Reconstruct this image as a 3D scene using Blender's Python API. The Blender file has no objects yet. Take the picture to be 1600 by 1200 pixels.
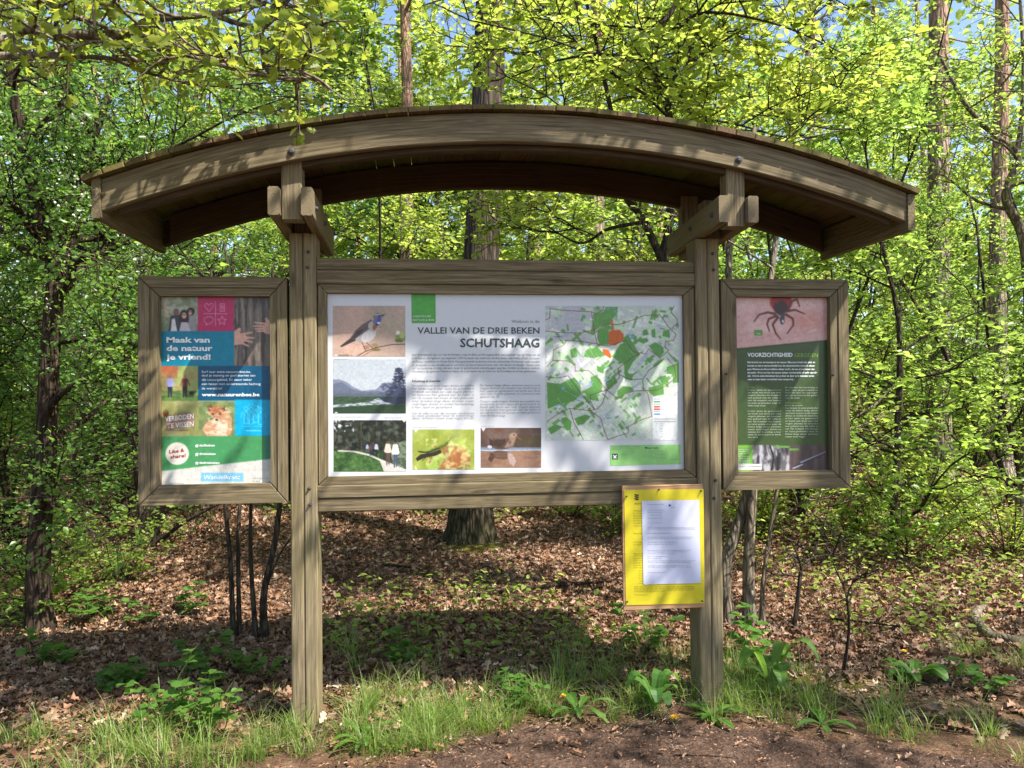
import bpy, math, numpy as np
from mathutils import Vector, Matrix
R = math.radians
rng = np.random.default_rng(7)
sc = bpy.context.scene
C = sc.collection
# ------------------------------------------------------------------ camera
CAM = np.array([0.0, -3.6, 1.518])
def axes(yaw, pit, rol):
    f = np.array([math.sin(yaw)*math.cos(pit), math.cos(yaw)*math.cos(pit), math.sin(pit)])
    r = np.array([math.cos(yaw), -math.sin(yaw), 0.0]); u = np.cross(r, f)
    return r*math.cos(rol)-u*math.sin(rol), u*math.cos(rol)+r*math.sin(rol), f
AR, AU, AF = axes(R(6.2755), R(0.606), R(0.4994))
cam = bpy.data.objects.new('camera', bpy.data.cameras.new('camera'))
cam.data.sensor_width = 36; cam.data.lens = 27; cam.data.clip_end = 500; cam.data.clip_start = 0.05
cam.matrix_world = Matrix([[AR[i], AU[i], -AF[i], CAM[i]] for i in range(3)] + [[0, 0, 0, 1]])
C.objects.link(cam); sc.camera = cam
# ------------------------------------------------------------------ world and sun
SUN = np.array([0.58, -0.43, 1.0]); SUN /= np.linalg.norm(SUN)
w = bpy.data.worlds.new('World'); sc.world = w; w.use_nodes = True
nt = w.node_tree; sky = nt.nodes.new('ShaderNodeTexSky'); sky.sky_type = 'NISHITA'; sky.sun_disc = False
sky.sun_elevation = math.asin(SUN[2]); sky.sun_rotation = math.atan2(SUN[0], SUN[1])
nt.nodes['Background'].inputs['Strength'].default_value = 0.125
nt.links.new(sky.outputs[0], nt.nodes['Background'].inputs[0])
ld = bpy.data.lights.new('sun', 'SUN'); ld.energy = 5.0; ld.angle = R(0.5); ld.color = (1.0, 0.95, 0.87)
lo = bpy.data.objects.new('sun', ld); C.objects.link(lo)
lo.rotation_euler = Vector(SUN).to_track_quat('Z', 'Y').to_euler(); lo.location = (6, -6, 12)
sc.view_settings.view_transform = 'Standard'; sc.view_settings.look = 'None'
sc.view_settings.gamma = 1; sc.view_settings.exposure = 1.25
cy = sc.cycles
cy.max_bounces = 10; cy.diffuse_bounces = 6; cy.glossy_bounces = 2; cy.transmission_bounces = 6; cy.transparent_max_bounces = 4
cy.caustics_reflective = False; cy.caustics_refractive = False; cy.use_denoising = True; cy.sample_clamp_indirect = 6
# ------------------------------------------------------------------ helpers
def at(px, py, Y):
    """point of the plane y=Y seen in the photo at px, py (measuring aid)"""
    px = np.asarray(px, float); py = np.asarray(py, float)
    d = ((px-800)/1200)[..., None]*AR - ((py-600)/1200)[..., None]*AU + AF
    t = (Y-CAM[1])/d[..., 1]
    return CAM + d*t[..., None]
def gz(x, y):
    x = np.asarray(x, float); y = np.asarray(y, float)
    return (np.clip(y-3.5, 0, 60)*0.022 + 0.03*np.sin(x*1.3+1)*np.sin(y*1.1) * np.clip(y-.6, 0, 1)
            + 0.12*np.sin(x*.35+2)*np.sin(y*.3)*np.clip((y-4)/4, 0, 1) + 0.05*np.clip((x-2.5), 0, 3)*np.clip(y, 0, 1))
def tag(o, label=None, cat=None, group=None, kind=None):
    for k, v in (('label', label), ('category', cat), ('group', group), ('kind', kind)):
        if v: o[k] = v
    return o
def empty(name, loc=(0, 0, 0), rz=0):
    o = bpy.data.objects.new(name, None); o.location = loc; o.rotation_euler = (0, 0, rz); o.empty_display_size = .1
    C.objects.link(o); return o
def link(name, me, mat=None, parent=None):
    o = bpy.data.objects.new(name, me); C.objects.link(o)
    if mat is not None: me.materials.append(mat)
    if parent is not None:
        o.parent = parent
        o.location = -Vector(parent.location) if parent.type == 'EMPTY' and parent.rotation_euler.z == 0 and parent.get('abs') else (0, 0, 0)
    return o
def fastmesh(name, V, faces=None, loops=None, sizes=None, smooth=False):
    me = bpy.data.meshes.new(name)
    V = np.ascontiguousarray(V, np.float32)
    if faces is not None:
        faces = np.asarray(faces, np.int32); loops = faces.ravel(); sizes = np.full(len(faces), faces.shape[1], np.int32)
    me.vertices.add(len(V)); me.vertices.foreach_set('co', V.ravel())
    me.loops.add(len(loops)); me.loops.foreach_set('vertex_index', np.ascontiguousarray(loops, np.int32))
    me.polygons.add(len(sizes)); st = np.zeros(len(sizes), np.int32); st[1:] = np.cumsum(sizes)[:-1]
    me.polygons.foreach_set('loop_start', st); me.polygons.foreach_set('loop_total', np.ascontiguousarray(sizes, np.int32))
    if smooth: me.polygons.foreach_set('use_smooth', np.ones(len(sizes), bool))
    me.update(calc_edges=True); me.validate(); return me
# ------------------------------------------------------------------ materials
def newmat(name):
    m = bpy.data.materials.new(name); m.use_nodes = True
    return m, m.node_tree.nodes, m.node_tree.links, m.node_tree.nodes['Principled BSDF']
def srgb(r, g, b):
    return tuple(((c/255+.055)/1.055)**2.4 if c/255 > .04045 else c/255/12.92 for c in (r, g, b)) + (1,)
def ramp(N, stops, interp='LINEAR'):
    r = N.new('ShaderNodeValToRGB'); r.color_ramp.interpolation = interp
    while len(r.color_ramp.elements) < len(stops): r.color_ramp.elements.new(.5)
    for e, (p, c) in zip(r.color_ramp.elements, stops): e.position = p; e.color = tuple(c)[:3]+(1,)
    return r
def plain(name, col, rough=.6, spec=.3, mott=.12):
    m, N, L, b = newmat(name)
    n = N.new('ShaderNodeTexNoise'); n.inputs['Scale'].default_value = 35; n.inputs['Detail'].default_value = 4
    mx = ramp(N, [(.3, [c*(1-mott) for c in col[:3]]), (.7, [min(1, c*(1+mott/2)) for c in col[:3]])])
    t = N.new('ShaderNodeTexCoord'); L.new(t.outputs['Object'], n.inputs['Vector']); L.new(n.outputs[0], mx.inputs[0])
    L.new(mx.outputs[0], b.inputs['Base Color']); b.inputs['Roughness'].default_value = rough
    b.inputs['Specular IOR Level'].default_value = spec; return m
def wood(name, dark, mid, light, moss=.22, mosscol=(.15, .135, .05), groove=.0):
    """aged timber: grain runs along the first component of the attribute 'grain'"""
    m, N, L, b = newmat(name)
    a = N.new('ShaderNodeAttribute'); a.attribute_name = 'grain'
    mp = N.new('ShaderNodeMapping'); mp.inputs['Scale'].default_value = (4.5, 130, 130); L.new(a.outputs['Vector'], mp.inputs[0])
    n1 = N.new('ShaderNodeTexNoise'); n1.inputs['Scale'].default_value = 1; n1.inputs['Detail'].default_value = 6; n1.inputs['Roughness'].default_value = .6
    n1.inputs['Distortion'].default_value = .9; L.new(mp.outputs[0], n1.inputs['Vector'])
    mp2 = N.new('ShaderNodeMapping'); mp2.inputs['Scale'].default_value = (.9, 9, 9); L.new(a.outputs['Vector'], mp2.inputs[0])
    wv = N.new('ShaderNodeTexWave'); wv.wave_type = 'RINGS'; wv.rings_direction = 'X'; wv.inputs['Scale'].default_value = 2.2
    wv.inputs['Distortion'].default_value = 9; wv.inputs['Detail'].default_value = 3; L.new(mp2.outputs[0], wv.inputs['Vector'])
    mix = N.new('ShaderNodeMix'); mix.data_type = 'FLOAT'; mix.inputs[0].default_value = .08
    L.new(n1.outputs[0], mix.inputs[2]); L.new(wv.outputs['Fac'], mix.inputs[3])
    cr = ramp(N, [(.28, dark), (.5, mid), (.72, light)]); L.new(mix.outputs[0], cr.inputs[0])
    # knots
    mp3 = N.new('ShaderNodeMapping'); mp3.inputs['Scale'].default_value = (2.4, 9, 9); L.new(a.outputs['Vector'], mp3.inputs[0])
    vo = N.new('ShaderNodeTexVoronoi'); vo.inputs['Scale'].default_value = 1; L.new(mp3.outputs[0], vo.inputs['Vector'])
    kr = ramp(N, [(.06, (.35, .35, .35)), (.13, (1, 1, 1))]); L.new(vo.outputs['Distance'], kr.inputs[0])
    km = N.new('ShaderNodeMix'); km.data_type = 'RGBA'; km.blend_type = 'MULTIPLY'; km.inputs[0].default_value = .8
    L.new(cr.outputs[0], km.inputs[6]); L.new(kr.outputs[0], km.inputs[7])
    # blotches of algae
    tc = N.new('ShaderNodeTexCoord'); n2 = N.new('ShaderNodeTexNoise'); n2.inputs['Scale'].default_value = 3.2; n2.inputs['Detail'].default_value = 5
    L.new(tc.outputs['Object'], n2.inputs['Vector'])
    mr = ramp(N, [(.42, (0, 0, 0)), (.68, (moss,)*3)]); L.new(n2.outputs[0], mr.inputs[0])
    mm = N.new('ShaderNodeMix'); mm.data_type = 'RGBA'; L.new(mr.outputs[0], mm.inputs[0]); L.new(km.outputs[2], mm.inputs[6]); mm.inputs[7].default_value = tuple(mosscol)+(1,)
    gi = N.new('ShaderNodeNewGeometry'); gr_ = ramp(N, [(0, (.78, .76, .74)), (1, (1.18, 1.16, 1.1))]); L.new(gi.outputs['Random Per Island'], gr_.inputs[0])
    gm_ = N.new('ShaderNodeMix'); gm_.data_type = 'RGBA'; gm_.blend_type = 'MULTIPLY'; gm_.inputs[0].default_value = 1; L.new(mm.outputs[2], gm_.inputs[6]); L.new(gr_.outputs[0], gm_.inputs[7]); mm = gm_
    # fine cracks along the grain
    mp4 = N.new('ShaderNodeMapping'); mp4.inputs['Scale'].default_value = (1.1, 26, 26); L.new(a.outputs['Vector'], mp4.inputs[0])
    n4 = N.new('ShaderNodeTexNoise'); n4.inputs['Scale'].default_value = 1; n4.inputs['Detail'].default_value = 2; L.new(mp4.outputs[0], n4.inputs['Vector'])
    c4 = ramp(N, [(.485, (1, 1, 1)), (.5, (.42, .4, .38)), (.515, (1, 1, 1))]); L.new(n4.outputs[0], c4.inputs[0])
    m4 = N.new('ShaderNodeMix'); m4.data_type = 'RGBA'; m4.blend_type = 'MULTIPLY'; m4.inputs[0].default_value = .45
    L.new(mm.outputs[2], m4.inputs[6]); L.new(c4.outputs[0], m4.inputs[7])
    L.new(m4.outputs[2], b.inputs['Base Color']); b.inputs['Roughness'].default_value = .78; b.inputs['Specular IOR Level'].default_value = .25
    bp = N.new('ShaderNodeBump'); bp.inputs['Strength'].default_value = .35; bp.inputs['Distance'].default_value = .002
    L.new(mix.outputs[0], bp.inputs['Height']); L.new(bp.outputs[0], b.inputs['Normal'])
    return m
def bark(name, dark, light, sc1=(14, 14, 2.2), orange=None, h0=3, h1=6, bump=1.0, moss=0.0):
    m, N, L, b = newmat(name)
    tc = N.new('ShaderNodeTexCoord'); mp = N.new('ShaderNodeMapping'); mp.inputs['Scale'].default_value = sc1; L.new(tc.outputs['Object'], mp.inputs[0])
    n = N.new('ShaderNodeTexNoise'); n.inputs['Scale'].default_value = 1.6; n.inputs['Detail'].default_value = 7; n.inputs['Roughness'].default_value = .65; n.inputs['Distortion'].default_value = .8
    L.new(mp.outputs[0], n.inputs['Vector'])
    vo = N.new('ShaderNodeTexVoronoi'); vo.feature = 'DISTANCE_TO_EDGE'; vo.inputs['Scale'].default_value = 1.5; L.new(mp.outputs[0], vo.inputs['Vector'])
    vr = ramp(N, [(0, (.08, .08, .08)), (.22, (1, 1, 1))]); L.new(vo.outputs['Distance'], vr.inputs[0])
    cr = ramp(N, [(.36, dark), (.64, light)]); L.new(n.outputs[0], cr.inputs[0])
    src = cr.outputs[0]
    if orange:
        sx = N.new('ShaderNodeSeparateXYZ'); L.new(tc.outputs['Object'], sx.inputs[0])
        mr = N.new('ShaderNodeMapRange'); mr.inputs[1].default_value = h0; mr.inputs[2].default_value = h1; L.new(sx.outputs[2], mr.inputs[0])
        om = N.new('ShaderNodeMix'); om.data_type = 'RGBA'; L.new(mr.outputs[0], om.inputs[0]); L.new(src, om.inputs[6])
        oc = ramp(N, [(.3, [c*.5 for c in orange]), (.7, orange)]); L.new(n.outputs[0], oc.inputs[0]); L.new(oc.outputs[0], om.inputs[7]); src = om.outputs[2]
    if moss:
        sx2 = N.new('ShaderNodeSeparateXYZ'); L.new(tc.outputs['Object'], sx2.inputs[0])
        n3 = N.new('ShaderNodeTexNoise'); n3.inputs['Scale'].default_value = 4; L.new(tc.outputs['Object'], n3.inputs['Vector'])
        ad = N.new('ShaderNodeMath'); ad.operation = 'MULTIPLY_ADD'; L.new(n3.outputs[0], ad.inputs[0]); ad.inputs[1].default_value = -1.2; L.new(sx2.outputs[2], ad.inputs[2])
        m2 = N.new('ShaderNodeMapRange'); m2.inputs[1].default_value = -.5; m2.inputs[2].default_value = .15; m2.inputs[3].default_value = moss; m2.inputs[4].default_value = 0; L.new(ad.outputs[0], m2.inputs[0])
        mo = N.new('ShaderNodeMix'); mo.data_type = 'RGBA'; L.new(m2.outputs[0], mo.inputs[0]); L.new(src, mo.inputs[6]); mo.inputs[7].default_value = (.09, .11, .015, 1); src = mo.outputs[2]
    mu = N.new('ShaderNodeMix'); mu.data_type = 'RGBA'; mu.blend_type = 'MULTIPLY'; mu.inputs[0].default_value = .7; L.new(src, mu.inputs[6]); L.new(vr.outputs[0], mu.inputs[7])
    L.new(mu.outputs[2], b.inputs['Base Color']); b.inputs['Roughness'].default_value = .9; b.inputs['Specular IOR Level'].default_value = .15
    hm = N.new('ShaderNodeMath'); hm.operation = 'MULTIPLY'; L.new(n.outputs[0], hm.inputs[0]); L.new(vr.outputs[0], hm.inputs[1])
    bp = N.new('ShaderNodeBump'); bp.inputs['Strength'].default_value = bump; bp.inputs['Distance'].default_value = .02
    L.new(hm.outputs[0], bp.inputs['Height']); L.new(bp.outputs[0], b.inputs['Normal']); return m
def leafmat(name, cols, trans, tfac=.5, rough=.45, vary=.8):
    """cols: reflected colours, trans: colours of light shining through, both picked per leaf"""
    m, N, L, b = newmat(name)
    g = N.new('ShaderNodeNewGeometry')
    k = len(cols); oi = N.new('ShaderNodeObjectInfo')
    def tint(sock, amt):
        t1 = ramp(N, [(0, (.70, .88, .95)), (.35, (.9, .98, .95)), (.7, (1.0, 1.0, .95)), (1, (1.1, 1.02, .9))]); L.new(oi.outputs['Random'], t1.inputs[0])
        q = N.new('ShaderNodeMix'); q.data_type = 'RGBA'; q.blend_type = 'MULTIPLY'; q.inputs[0].default_value = amt; L.new(sock, q.inputs[6]); L.new(t1.outputs[0], q.inputs[7]); return q.outputs[2]
    c1 = ramp(N, [(i/max(1, k-1), c) for i, c in enumerate(cols)]); L.new(g.outputs['Random Per Island'], c1.inputs[0])
    c2 = ramp(N, [(i/max(1, len(trans)-1), c) for i, c in enumerate(trans)]); L.new(g.outputs['Random Per Island'], c2.inputs[0])
    L.new(tint(c1.outputs[0], vary) if tfac > .3 else c1.outputs[0], b.inputs['Base Color']); b.inputs['Roughness'].default_value = rough; b.inputs['Specular IOR Level'].default_value = .35
    if trans and tfac > 0:
        t = N.new('ShaderNodeBsdfTranslucent'); L.new(tint(c2.outputs[0], vary), t.inputs['Color'])
        mx = N.new('ShaderNodeMixShader'); mx.inputs[0].default_value = tfac
        L.new(b.outputs[0], mx.inputs[1]); L.new(t.outputs[0], mx.inputs[2]); L.new(mx.outputs[0], N['Material Output'].inputs[0])
    return m
def printmat(name, gloss=.32):
    m, N, L, b = newmat(name)
    a = N.new('ShaderNodeAttribute'); a.attribute_name = 'ink'; L.new(a.outputs['Color'], b.inputs['Base Color'])
    b.inputs['Roughness'].default_value = gloss; b.inputs['Specular IOR Level'].default_value = .4; return m
M = {}
M['wood'] = wood('weathered_timber', (.07, .052, .029), (.155, .12, .07), (.28, .225, .14))
M['wood2'] = wood('post_timber', (.085, .064, .037), (.185, .145, .088), (.32, .26, .165), moss=.35, mosscol=(.18, .16, .055))
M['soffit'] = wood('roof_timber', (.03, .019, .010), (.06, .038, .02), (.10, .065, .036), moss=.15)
M['deck'] = wood('roof_board_timber', (.06, .034, .018), (.12, .072, .038), (.2, .13, .07), moss=.9, mosscol=(.11, .13, .02))
M['fresh'] = wood('fresh_timber', (.28, .14, .07), (.42, .24, .13), (.5, .31, .18), moss=.1)
M['white'] = plain('white_board', (.58, .58, .60), .3, .45, .02)
M['ink'] = printmat('printed_photo')
M['bolt'] = plain('zinc_bolt', (.09, .085, .08), .7); M['bolt'].node_tree.nodes['Principled BSDF'].inputs['Metallic'].default_value = .3
M['t_dark'] = plain('dark_lettering', (.045, .065, .06), .4)
M['t_grey'] = plain('grey_lettering', (.25, .26, .26), .4)
M['t_white'] = plain('white_lettering', (.8, .8, .8), .4)
M['t_lime'] = plain('lime_lettering', (.22, .36, .06), .4)
M['t_red'] = plain('red_lettering', (.35, .02, .03), .4)
M['t_olive'] = plain('olive_lettering', (.16, .14, .02), .4)
M['green'] = plain('green_print', (.09, .36, .06), .35)
M['yellow'] = plain('yellow_sheet', (.60, .50, .025), .35, .4, .07)
M['paper'] = plain('white_paper', (.56, .57, .70), .45, .3, .04)
M['black'] = plain('black_print', (.01, .01, .01), .5)
# ------------------------------------------------------------------ timber pieces
class Wood:
    """collects timber members in one mesh and stores the grain direction"""
    def __init__(s): s.V = []; s.F = []; s.G = []; s.n = 0
    def _add(s, V, F, G):
        V = np.asarray(V, float); G = np.asarray(G, float)+rng.uniform(0, 50, 3)
        s.V.append(V); s.G.append(G); s.F += [[i+s.n for i in f] for f in F]; s.n += len(V)
    def box(s, x0, x1, y0, y1, z0, z1, axis='x', bev=.004):
        """box with bevelled long edges, grain along axis"""
        o = 'xyz'.index(axis); lo = np.array([x0, y0, z0]); hi = np.array([x1, y1, z1]); p, q = [i for i in range(3) if i != o]
        b = min(bev, (hi[p]-lo[p])*.3, (hi[q]-lo[q])*.3)
        prof = [(lo[p]+b, lo[q]), (hi[p]-b, lo[q]), (hi[p], lo[q]+b), (hi[p], hi[q]-b), (hi[p]-b, hi[q]), (lo[p]+b, hi[q]), (lo[p], hi[q]-b), (lo[p], lo[q]+b)]
        ends = [lo[o], hi[o]]; V = []; G = []
        for e in ends:
            for a, c in prof:
                v = [0, 0, 0]; v[o] = e; v[p] = a; v[q] = c; V.append(v); G.append([e-lo[o], a-lo[p], c-lo[q]])
        F = [[i, (i+1) % 8, 8+(i+1) % 8, 8+i] for i in range(8)]+[list(range(7, -1, -1)), list(range(8, 16))]
        s._add(V, F, G); return s
    def poly(s, prof, y0, y1, axis=(1, 0), bev=0.003):
        """polygon in XZ extruded along Y; grain along axis (in XZ)"""
        prof = np.asarray(prof, float); n = len(prof); ax = np.array(axis, float); ax /= np.linalg.norm(ax); pr = np.array([-ax[1], ax[0]])
        c = prof.mean(0); inn = prof+(c-prof)/np.linalg.norm(c-prof, axis=1)[:, None]*bev*1.4
        V = []; G = []
        for pp, y in ((inn, y0), (prof, y0+bev), (prof, y1-bev), (inn, y1)):
            for a, z in pp: V.append([a, y, z]); G.append([a*ax[0]+z*ax[1], a*pr[0]+z*pr[1], y])
        F = [[k*n+i, k*n+(i+1) % n, (k+1)*n+(i+1) % n, (k+1)*n+i] for k in range(3) for i in range(n)]+[list(range(n-1, -1, -1)), [3*n+i for i in range(n)]]
        s._add(V, F, G); return s
    def arc(s, cx, cz, r0, r1, xa, xb, y0, y1, n=64, bev=.004):
        """curved beam between radii, cut vertically at xa, xb"""
        V = []; G = []
        prof = [(0, 0, 1), (0, 1, 0)]
        sec = [(r0+bev, y0), (r1-bev, y0), (r1, y0+bev), (r1, y1-bev), (r1-bev, y1), (r0+bev, y1), (r0, y1-bev), (r0, y0+bev)]
        for i in range(n+1):
            x = xa+(xb-xa)*i/n
            for r, y in sec:
                z = cz+math.sqrt(r*r-(x-cx)**2); V.append([x, y, z]); G.append([r0*math.asin((x-cx)/r0), r-r0, y-y0])
        F = [[i*8+k, i*8+(k+1) % 8, (i+1)*8+(k+1) % 8, (i+1)*8+k] for i in range(n) for k in range(8)]+[list(range(7, -1, -1)), [n*8+k for k in range(8)]]
        s._add(V, F, G); return s
    def build(s, name, mat, parent):
        V = np.vstack(s.V); me = bpy.data.meshes.new(name); off = np.array(parent.matrix_world.translation) if parent is not None else 0
        off = np.array(parent['org']) if parent is not None and 'org' in parent else np.zeros(3)
        me.from_pydata((V-off).tolist(), [], s.F)
        at_ = me.attributes.new('grain', 'FLOAT_VECTOR', 'POINT'); at_.data.foreach_set('vector', np.vstack(s.G).astype(np.float32).ravel())
        me.validate()
        import bmesh
        bm = bmesh.new(); bm.from_mesh(me); bmesh.ops.recalc_face_normals(bm, faces=bm.faces); bm.to_mesh(me); bm.free()
        o = bpy.data.objects.new(name, me); me.materials.append(mat); C.objects.link(o); o.parent = parent
        if parent is not None: o['org'] = [float(v) for v in off]
        return o
def root(name, org):
    o = empty(name, org); o['org'] = [float(v) for v in org]; return o
def bolt(parent, x, y, z, r=.013, axis='y', dirn=-1, name='bolt'):
    """round head with washer"""
    V = []; n = 14; prof = [(r, 0), (r, .003), (r*.72, .0035), (r*.66, .009), (r*.4, .013)]
    for rr, h in prof:
        for k in range(n):
            a = 2*math.pi*k/n; u, v = rr*math.cos(a), rr*math.sin(a)
            V.append([x+u, y+dirn*h, z+v] if axis == 'y' else [x+dirn*h, y+u, z+v])
    F = [[i*n+k, i*n+(k+1) % n, (i+1)*n+(k+1) % n, (i+1)*n+k] for i in range(4) for k in range(n)]+[[4*n+k for k in range(n)]]
    me = bpy.data.meshes.new(name); me.from_pydata((np.array(V)-np.array(parent['org'])).tolist(), [], F); me.materials.append(M['bolt'])
    o = bpy.data.objects.new(name, me); C.objects.link(o); o.parent = parent; return o
# ------------------------------------------------------------------ printing: canvases and lettering on the boards
class Sheet:
    """a printed sheet: measured at a zoom of the photo (origin ox, oy and scale s), lying on the plane y=Y"""
    def __init__(s, ox, oy, sc_, Y, parent): s.ox, s.oy, s.s, s.Y, s.parent = ox, oy, sc_, Y, parent
    def P(s, x, y, lift=0):
        return at(np.asarray(x, float)/s.s+s.ox, np.asarray(y, float)/s.s+s.oy, s.Y-lift)
class Canvas:
    def __init__(s, x0, y0, x1, y1, step, bg):
        s.x0, s.y0, s.x1, s.y1 = x0, y0, x1, y1; s.W = int((x1-x0)/step)*2; s.H = int((y1-y0)/step)*2
        s.a = np.ones((s.H, s.W, 3))*np.array(bg)/255.; s.k = s.W/(x1-x0); s.l = s.H/(y1-y0)
        yy, xx = np.mgrid[0:s.H, 0:s.W]; s.X = x0+(xx+.5)/s.k; s.Y = y0+(yy+.5)/s.l
    def put(s, m, col, al=1):
        m = (m*al)[..., None]; s.a = s.a*(1-m)+np.array(col)/255.*m; return s
    def poly(s, pts, col, al=1):
        p = np.array(pts, float); m = np.zeros(s.X.shape, bool); j = len(p)-1
        for i in range(len(p)):
            xi, yi = p[i]; xj, yj = p[j]
            if yi != yj:
                c = ((yi > s.Y) != (yj > s.Y)) & (s.X < (xj-xi)*(s.Y-yi)/(yj-yi)+xi); m ^= c
            j = i
        return s.put(m.astype(float), col, al)
    def rect(s, x0, y0, x1, y1, col, al=1): return s.put(((s.X >= x0) & (s.X < x1) & (s.Y >= y0) & (s.Y < y1)).astype(float), col, al)
    def ell(s, cx, cy_, rx, ry, col, rot=0, al=1, soft=0.):
        c, n = math.cos(R(rot)), math.sin(R(rot)); u = (s.X-cx)*c+(s.Y-cy_)*n; v = -(s.X-cx)*n+(s.Y-cy_)*c
        d = np.sqrt((u/rx)**2+(v/ry)**2); m = (d < 1).astype(float) if not soft else np.clip((1+soft-d)/(2*soft), 0, 1)
        return s.put(m, col, al)
    def line(s, pts, wd, col, al=1, w2=None):
        w2 = wd if w2 is None else w2; n = len(pts)-1
        for i in range(n):
            (x0, y0), (x1, y1) = pts[i], pts[i+1]; dx, dy = x1-x0, y1-y0; L2 = dx*dx+dy*dy+1e-9
            t = np.clip(((s.X-x0)*dx+(s.Y-y0)*dy)/L2, 0, 1); d = np.hypot(s.X-x0-t*dx, s.Y-y0-t*dy)
            ww = wd+(w2-wd)*(i+t)/n; s.put(np.clip(ww/2+.4-d, 0, 1), col, al)
        return s
    def noise(s, fx, fy, seed, octv=4):
        g = np.random.default_rng(seed); out = np.zeros(s.X.shape); am = 1; tot = 0
        for o in range(octv):
            u = (s.X-s.x0)*fx*2**o; v = (s.Y-s.y0)*fy*2**o; G = g.random((int(v.max())+3, int(u.max())+3))
            ui, vi = u.astype(int), v.astype(int); fu, fv = u-ui, v-vi; fu = fu*fu*(3-2*fu); fv = fv*fv*(3-2*fv)
            out += am*((G[vi, ui]*(1-fu)+G[vi, ui+1]*fu)*(1-fv)+(G[vi+1, ui]*(1-fu)+G[vi+1, ui+1]*fu)*fv); tot += am; am *= .55
        return out/tot
    def tex(s, x0, y0, x1, y1, col, fx, fy, seed, thr=.5, hard=4, al=1, octv=4):
        n = s.noise(fx, fy, seed, octv); m = np.clip((n-thr)*hard+.5, 0, 1)*((s.X >= x0) & (s.X < x1) & (s.Y >= y0) & (s.Y < y1)); return s.put(m, col, al)
    def mesh(s, name, sheet, lift=.0008):
        a = (s.a[0::2, 0::2]+s.a[1::2, 0::2]+s.a[0::2, 1::2]+s.a[1::2, 1::2])/4; H, W = a.shape[:2]
        a = np.clip(a, 0, 1); a = np.clip(a*.985, 0, .93)
        g0 = np.random.default_rng(H*W); q = np.pad(a, ((1, 1), (1, 1), (0, 0)), 'edge'); a = a*.5+.125*(q[:-2, 1:-1]+q[2:, 1:-1]+q[1:-1, :-2]+q[1:-1, 2:])
        n1 = g0.normal(size=(H, W, 1)); n2 = np.repeat(np.repeat(g0.normal(size=(H//5+1, W//5+1, 1)), 5, 0), 5, 1)[:H, :W]; a = np.clip(a*(1+.03*n1+.02*n2), 0, 1); a = np.where(a <= .04045, a/12.92, ((a+.055)/1.055)**2.4)
        u = np.linspace(s.x0, s.x1, W); v = np.linspace(s.y0, s.y1, H); U, Vv = np.meshgrid(u, v)
        P = sheet.P(U, Vv, lift).reshape(-1, 3)-np.array(sheet.parent['org'])
        i = (np.arange(H-1)[:, None]*W+np.arange(W-1)[None]).ravel(); F = np.stack([i, i+W, i+W+1, i+1], 1)
        me = fastmesh(name, P, F); at_ = me.color_attributes.new('ink', 'FLOAT_COLOR', 'POINT')
        at_.data.foreach_set('color', np.concatenate([a.reshape(-1, 3), np.ones((H*W, 1))], 1).astype(np.float32).ravel())
        o = bpy.data.objects.new(name, me); me.materials.append(M['ink']); C.objects.link(o); o.parent = sheet.parent; o['org'] = sheet.parent['org']; return o
_tc = {}
def glyphs(txt, bold=0.):
    k = (txt, bold)
    if k not in _tc:
        cu = bpy.data.curves.new('lettering', 'FONT'); cu.body = txt; cu.size = 1; cu.resolution_u = 2; cu.offset = bold; cu.fill_mode = 'BOTH'; cu.dimensions = '2D'
        o = bpy.data.objects.new('lettering', cu); me = bpy.data.meshes.new_from_object(o)
        V = np.empty(len(me.vertices)*3, np.float32); me.vertices.foreach_get('co', V); V = V.reshape(-1, 3)[:, :2]
        lp = np.empty(len(me.loops), np.int32); me.loops.foreach_get('vertex_index', lp)
        sz = np.empty(len(me.polygons), np.int32); me.polygons.foreach_get('loop_total', sz)
        _tc[k] = (V, lp, sz); bpy.data.objects.remove(o); bpy.data.curves.remove(cu); bpy.data.meshes.remove(me)
    return _tc[k]
def letter(sheet, name, items, mat, lift=.0018, bold=0., skew=0.):
    """items: (text, x0, x1 or None, baseline y, cap height) in sheet coordinates; one mesh"""
    Vs, Ls, Ss = [], [], []; n = 0
    for it in items:
        txt, x0, x1, yb, cap = it[:5]; sl = it[5] if len(it) > 5 else 0.; V, lp, sz = glyphs(txt, bold)
        if len(V) == 0: continue
        k = cap/.729; wd = V[:, 0].max()-V[:, 0].min(); kx = k if x1 is None else (x1-x0)/wd
        X = x0+(V[:, 0]-V[:, 0].min())*kx+skew*V[:, 1]*k; Y = yb-V[:, 1]*k+sl*(X-x0)
        Vs.append(sheet.P(X, Y, lift)-np.array(sheet.parent['org'])); Ls.append(lp+n); Ss.append(sz); n += len(V)
    me = fastmesh(name, np.vstack(Vs), loops=np.concatenate(Ls), sizes=np.concatenate(Ss)); me.materials.append(mat)
    o = bpy.data.objects.new(name, me); C.objects.link(o); o.parent = sheet.parent; return o
def flat(sheet, name, polys, mat, lift=.0014):
    V = []; F = []
    for p in polys:
        b = len(V); V += [sheet.P(x, y, lift)-np.array(sheet.parent['org']) for x, y in p]; F.append(list(range(b, b+len(p))))
    me = bpy.data.meshes.new(name); me.from_pydata([list(v) for v in V], [], F); me.materials.append(mat)
    o = bpy.data.objects.new(name, me); C.objects.link(o); o.parent = sheet.parent; return o
def each(sheet, name, groups, mat, **k):
    for it in groups: letter(sheet, name, it, mat, **k)
WORDS = 'het gebied van de vallei is een rijk mozaiek met bossen en natte graslanden waar de beken langs elkaar stromen tussen oude hagen dreven en weiden het landschap is hier open en gevarieerd en biedt een thuis aan vele vogels planten en insecten'.split()
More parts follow.
